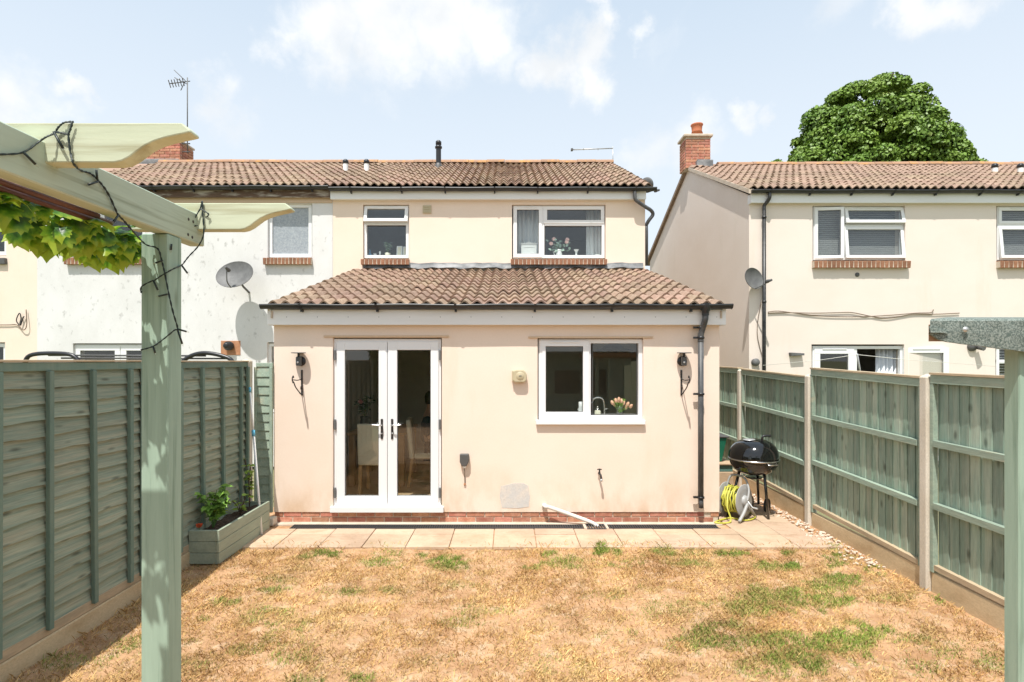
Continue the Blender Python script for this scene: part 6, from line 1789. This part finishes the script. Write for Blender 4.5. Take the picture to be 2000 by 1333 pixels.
def leaf_cloud(pts, nrm, size, rng, jit=.5):
    """leaf shaped quads at points"""
    n = len(pts)
    d = rng.normal(0, 1, (n, 3)); d -= (d * nrm).sum(1, keepdims=True) * nrm * .6
    d /= np.linalg.norm(d, axis=1, keepdims=True) + 1e-9
    nn = nrm + rng.normal(0, jit, (n, 3)); s_ = np.cross(d, nn); s_ /= np.linalg.norm(s_, axis=1, keepdims=True) + 1e-9
    sz = (size * rng.uniform(.6, 1.25, n))[:, None]
    nn /= np.linalg.norm(nn, axis=1, keepdims=True)
    v = np.stack([pts - d * sz * .55, pts + s_ * sz * .42 + nn * sz * .12, pts + d * sz * .55 - nn * sz * .1, pts - s_ * sz * .42 + nn * sz * .12], 1).reshape(-1, 3)
    f = np.arange(4 * n).reshape(-1, 4)
    me_ = bpy.data.meshes.new('foliage')
    me_.vertices.add(4 * n); me_.vertices.foreach_set('co', v.astype(np.float32).ravel())
    me_.loops.add(4 * n); me_.loops.foreach_set('vertex_index', f.ravel().astype(np.int32))
    me_.polygons.add(n); me_.polygons.foreach_set('loop_start', np.arange(0, 4 * n, 4, dtype=np.int32)); me_.polygons.foreach_set('loop_total', np.full(n, 4, dtype=np.int32))
    me_.update(calc_edges=True); me_.validate()
    return me_
hg = thing('rear_hedge', 'dark clipped hedge at the end of the garden mirrored in the french doors', 'hedge', (-1.5, -4.4, 0))
n = 9000
hp = np.stack([nrg.uniform(-4.5, 1.1, n), -4.2 + nrg.normal(0, .12, n), nrg.uniform(0, 2.7, n)], -1)
link('foliage', leaf_cloud(hp, np.tile([0, 1., .3], (n, 1)), .12, nrg), M['hedge'], hg)
obj('core', MB().box(-4.5, 1.1, -4.9, -4.3, -.05, 2.6), M['leafdark'], hg)

# ------------------------------------------------------------------ tree beyond the right house
TD = 24.0
tc_ = Vector((XX(1694, TD), TD, 0))
tree = thing('sycamore_tree', 'large dense round-crowned green tree rising behind the right-hand roof', 'tree', tuple(tc_))
obj('trunk', MB().tube([tc_, tc_ + Vector((.1, 0, 3)), tc_ + Vector((-.1, .1, 6.5)), tc_ + Vector((.1, .1, 10)), tc_ + Vector((.1, .1, 12.5))], [.5, .4, .32, .2, .06], 12), M['bark'], tree)
lb = MB()
trng = np.random.default_rng(5)
for i in range(16):
    a = i * 2.4; z = 4.5 + i * .45
    rr = 3.2 if i < 11 else 2.0
    s0 = tc_ + Vector((0, 0, z))
    lb.tube([s0, s0 + Vector((math.cos(a) * rr * .5, math.sin(a) * rr * .5, .9)), s0 + Vector((math.cos(a) * rr, math.sin(a) * rr, 2.3))], [.14, .09, .03], 7)
obj('limb', lb, M['bark'], tree)
# crown outline from top to the roof line; clumps on the shell of a lumpy dome
pts, nr = [], []
ztop = ZZ(182, TD)
def half_width(z):
    y = CY - (z - H) * F / TD
    prof = [(155, 60), (182, 92), (192, 112), (203, 124), (215, 126), (240, 132), (262, 148), (285, 168), (300, 178), (320, 182), (420, 195), (520, 150)]
    for (a, w0), (b, w1) in zip(prof, prof[1:]):
        if a <= y <= b: return (w0 + (w1 - w0) * (y - a) / (b - a)) * TD / F
    return .2
TW = .80
clumps = []
for i in range(400):
    z = trng.uniform(ZZ(440, TD), ztop)
    hw = half_width(z) * TW
    a = trng.uniform(0, 2 * PI)
    rr = hw * (1 if trng.random() < .8 else trng.uniform(.4, .9)) * (1 + .06 * math.sin(3 * a + z) + .06 * math.sin(5 * a - 2 * z) + trng.uniform(-.07, .07))
    rc = trng.uniform(.30, .85)
    cx_ = tc_.x + math.cos(a) * max(0, rr - rc * .75); cy_ = tc_.y + math.sin(a) * max(0, rr - rc * .75)
    clumps.append((cx_, cy_, z - rc * .6, rc))
for (cx_, cy_, cz_, rc) in clumps:
    k = int(760 * rc)
    dv = trng.normal(0, 1, (k, 3)); dv /= np.linalg.norm(dv, axis=1, keepdims=True)
    dv[:, 2] = np.where(dv[:, 2] < -.3, -dv[:, 2], dv[:, 2])
    rad = rc * (1 - .35 * trng.random(k) ** 2)
    pts.append(np.array([cx_, cy_, cz_]) + dv * rad[:, None] * [1, 1, .8]); nr.append(dv * [1, 1, .8] + [0, 0, .35])
pts = np.concatenate(pts); nr = np.concatenate(nr); nr /= np.linalg.norm(nr, axis=1, keepdims=True)
link('crown', leaf_cloud(pts, nr, .135, trng, .5), M['crown'], tree)
for (px, py, w, lab) in ((1516, 314, 12, 'small tuft of a distant tree just left of the large crown'), (1912, 313, 14, 'small tuft of a distant tree just right of the large crown')):
    d = 40.
    c = PT(px, py + 12, d)
    t = thing('distant_tree', lab, 'tree', (c.x, d, 0))
    obj('trunk', MB().tube([(c.x, d, 0), (c.x, d, c.z)], [.2, .08], 8), M['bark'], t)
    k = 900
    dv = trng.normal(0, 1, (k, 3)); dv /= np.linalg.norm(dv, axis=1, keepdims=True)
    link('crown', leaf_cloud(np.array(c) + dv * np.array([.6, .6, .5]) * trng.uniform(.5, 1, (k, 1)), dv, .2, trng), M['crown'], t)

# ------------------------------------------------------------------ grass
GP = [(640, 1082, 36, 9, 1), (600, 1088, 20, 6, .6), (865, 1100, 38, 11, 1), (820, 1082, 14, 6, .9), (775, 1080, 22, 7, .5), (740, 1098, 30, 10, .6), (1175, 1078, 18, 9, 1), (1205, 1080, 12, 7, .9), (1300, 1077, 22, 7, .9), (1360, 1076, 20, 7, .8), (1425, 1078, 36, 9, 1),
      (1035, 1105, 22, 6, .9), (1110, 1100, 45, 9, .7), (1072, 1085, 12, 7, .8), (1200, 1098, 50, 9, .6), (1330, 1098, 40, 7, .7), (1550, 1104, 18, 9, 1), (1500, 1102, 20, 8, .8), (1632, 1098, 26, 11, .9), (1700, 1112, 16, 7, .8), (1624, 1068, 14, 5, .7), (1540, 1080, 14, 5, .8),
      (1590, 1150, 75, 18, .9), (1540, 1165, 90, 24, .75), (1640, 1130, 45, 12, .8), (1470, 1185, 70, 20, .7), (1410, 1240, 70, 26, .75), (1510, 1250, 90, 24, .75), (1620, 1255, 80, 22, .95), (1690, 1235, 60, 16, .8), (1560, 1295, 70, 26, .85), (1480, 1300, 60, 20, .5),
      (1640, 1170, 40, 12, .8), (1780, 1245, 50, 12, .4), (1730, 1165, 40, 10, .4), (1850, 1270, 50, 20, .35), (1800, 1300, 40, 16, .4), (1935, 1290, 30, 20, .5), (1840, 1170, 20, 8, .5), (1300, 1190, 60, 16, .35), (1210, 1240, 50, 12, .3), (1200, 1160, 60, 12, .3),
      (540, 1130, 30, 8, .4), (440, 1175, 28, 7, .7), (520, 1200, 60, 14, .45), (560, 1222, 40, 10, .5), (400, 1205, 18, 8, .5), (380, 1255, 22, 10, .5), (545, 1250, 40, 12, .4), (480, 1268, 46, 12, .45), (400, 1300, 40, 12, .35), (560, 1285, 50, 14, .4), (700, 1320, 34, 12, .7), (590, 1330, 40, 8, .6),
      (680, 1160, 18, 7, .6), (630, 1155, 20, 8, .45), (765, 1155, 16, 6, .5), (900, 1140, 40, 8, .3), (960, 1190, 50, 10, .3), (920, 1215, 50, 10, .35), (250, 1260, 30, 14, .5), (200, 1290, 40, 12, .35), (130, 1290, 40, 14, .35), (1090, 1300, 60, 14, .25), (860, 1290, 40, 12, .2), (530, 1152, 24, 7, .7)]
def ground_px(x, y):
    return CX + x * F / y, CY + F * H / y
def fnoise(x, y, seed, sc):
    r_ = np.random.default_rng(seed)
    v = np.zeros_like(x)
    for k in range(9):
        a = r_.uniform(0, 2 * PI); f = sc * r_.uniform(.5, 2.2); p = r_.uniform(0, 6.28)
        v += np.sin((x * math.cos(a) + y * math.sin(a)) * f + p + 1.3 * np.sin((y * math.cos(a) - x * math.sin(a)) * f * .6))
    return v / 4
def blades(n, kind, rng):
    Yv = 3.0 + (6.02 - 3.0) * rng.random(n) ** 1.15
    Xv = rng.uniform(-3.12, 3.66, n)
    px, py = ground_px(Xv, Yv)
    keep = (px > -60) & (px < 2060)
    gm = np.zeros(n)
    wob = np.clip(1 + .7 * fnoise(Xv, Yv, 3, 8.) + .5 * fnoise(Xv, Yv, 4, 21.), .35, 3)
    brk = np.clip(.98 + .75 * fnoise(Xv, Yv, 5, 13.) + .35 * fnoise(Xv, Yv, 6, 34.), 0.04, 1)
    for (a, b, rx, ry, w) in GP:
        q = ((px - a) / rx) ** 2 + ((py - b) / ry) ** 2
        gm = np.maximum(gm, w * np.clip(1.35 - .8 * q * wob, 0, 1) * brk)
    bare = np.clip(.48 + .55 * fnoise(Xv, Yv, 8, 2.4) + .6 * fnoise(Xv, Yv, 9, 9.) + .18 * (px < 1000) , 0, 1)
    edge = np.clip((PY0 - Yv) / .06, 0, 1)
    if kind == 'dry':
        pr = np.clip(.98 - .85 * bare, .05, 1) * (.25 + .75 * edge)
        keep &= rng.random(n) < pr
    else:
        keep &= rng.random(n) < gm ** 1.1 * .85 + .012
    Xv, Yv, gm = Xv[keep], Yv[keep], gm[keep]
    # gather into tufts
    tx = np.round(Xv / .045) * .045 + .012 * np.sin(Yv * 90); ty = np.round(Yv / .045) * .045 + .012 * np.sin(Xv * 80)
    pull = .45 if kind == 'dry' else .35
    Xv = Xv + (tx - Xv) * pull * rng.random(len(Xv)); Yv = Yv + (ty - Yv) * pull * rng.random(len(Xv))
    m = len(Xv)
    L_ = (rng.uniform(.018, .05, m) if kind == 'dry' else rng.uniform(.018, .046, m) * (.6 + .5 * gm))
    L_ = L_ * (1 + 1.1 * (rng.random(m) < .45) * np.clip(1 - np.minimum(np.minimum(Xv + 3.13, 3.70 - Xv), PY0 + .05 - Yv) / .12, 0, 1) + .8 * (rng.random(m) < .03))
    a = rng.uniform(0, 2 * PI, m)
    lean = rng.uniform(.35, 1.6, m) if kind == 'dry' else rng.uniform(.2, 1.0, m)
    dx, dy, dz = np.cos(a) * np.sin(lean), np.sin(a) * np.sin(lean), np.cos(lean)
    w_ = rng.uniform(.0014, .0028, m)
    sx_, sy_ = -np.sin(a) * w_, np.cos(a) * w_
    z0 = lawn_height(Xv, Yv) - .002
    b0 = np.stack([Xv - sx_, Yv - sy_, z0], -1); b1 = np.stack([Xv + sx_, Yv + sy_, z0], -1)
    md = np.stack([Xv + dx * L_ * .55 + sx_ * .6, Yv + dy * L_ * .55 + sy_ * .6, z0 + dz * L_ * .62], -1)
    tp_ = np.stack([Xv + dx * L_ * 1.05, Yv + dy * L_ * 1.05, z0 + np.maximum(dz * L_ * .9, .003)], -1)
    v = np.stack([b0, b1, md, tp_], 1).reshape(-1, 3)
    q = np.arange(m)[:, None] * 4
    tris = np.concatenate([q + [0, 1, 2], q + [0, 2, 3]], 1).reshape(-1, 3)
    if kind == 'dry':
        c0 = np.array([.70, .48, .205]); c1 = np.array([.40, .215, .075]); c2 = np.array([.30, .30, .09])
        cell = np.abs(np.sin(np.round(Xv / .05) * 12.9898 + np.round(Yv / .05) * 78.233) * 43758.5453) % 1.0; u = np.clip(.45 * rng.random((m, 1)) + .55 * cell[:, None] + .3 * fnoise(Xv, Yv, 41, 3.)[:, None], 0, 1); g2 = np.clip(gm[:, None] * .9 + .18 * (rng.random((m, 1)) < .12), 0, 1) * rng.random((m, 1)) ** .5
        c = (c0 * u + c1 * (1 - u)) * (1 - g2) + c2 * g2
    else:
        c0 = np.array([.12, .225, .025]); c1 = np.array([.25, .31, .05]); c2 = np.array([.40, .34, .12])
        u = rng.random((m, 1)); g2 = np.clip(1.08 - gm[:, None], 0, .85) * rng.random((m, 1)) ** .6
        c = (c0 * u + c1 * (1 - u)) * (1 - g2) + c2 * g2
    c = c * rng.uniform(.55, 1.3, (m, 1)) * (1 + .16 * fnoise(Xv, Yv, 52, 5.)[:, None])
    col = np.repeat(np.concatenate([c, np.ones((m, 1))], 1), 4, axis=0)
    me_ = bpy.data.meshes.new(kind + '_grass')
    nt_ = len(tris)
    me_.vertices.add(len(v)); me_.vertices.foreach_set('co', v.astype(np.float32).ravel())
    me_.loops.add(nt_ * 3); me_.loops.foreach_set('vertex_index', tris.astype(np.int32).ravel())
    me_.polygons.add(nt_); me_.polygons.foreach_set('loop_start', np.arange(0, nt_ * 3, 3, dtype=np.int32)); me_.polygons.foreach_set('loop_total', np.full(nt_, 3, dtype=np.int32))
    me_.update(calc_edges=True)
    at_ = me_.color_attributes.new('Col', 'FLOAT_COLOR', 'POINT')
    at_.data.foreach_set('color', col.astype(np.float32).ravel())
    return me_
for kind, n, lab in (('dry', 330000, 'short straw-coloured parched grass over the dusty lawn'), ('green', 420000, 'scattered green grass tufts surviving on the parched lawn')):
    o_ = link(kind + '_grass', blades(n, kind, np.random.default_rng(17 if kind == 'dry' else 23)), M['grass'])
    o_['kind'] = 'stuff'; o_['label'] = lab; o_['category'] = 'grass'
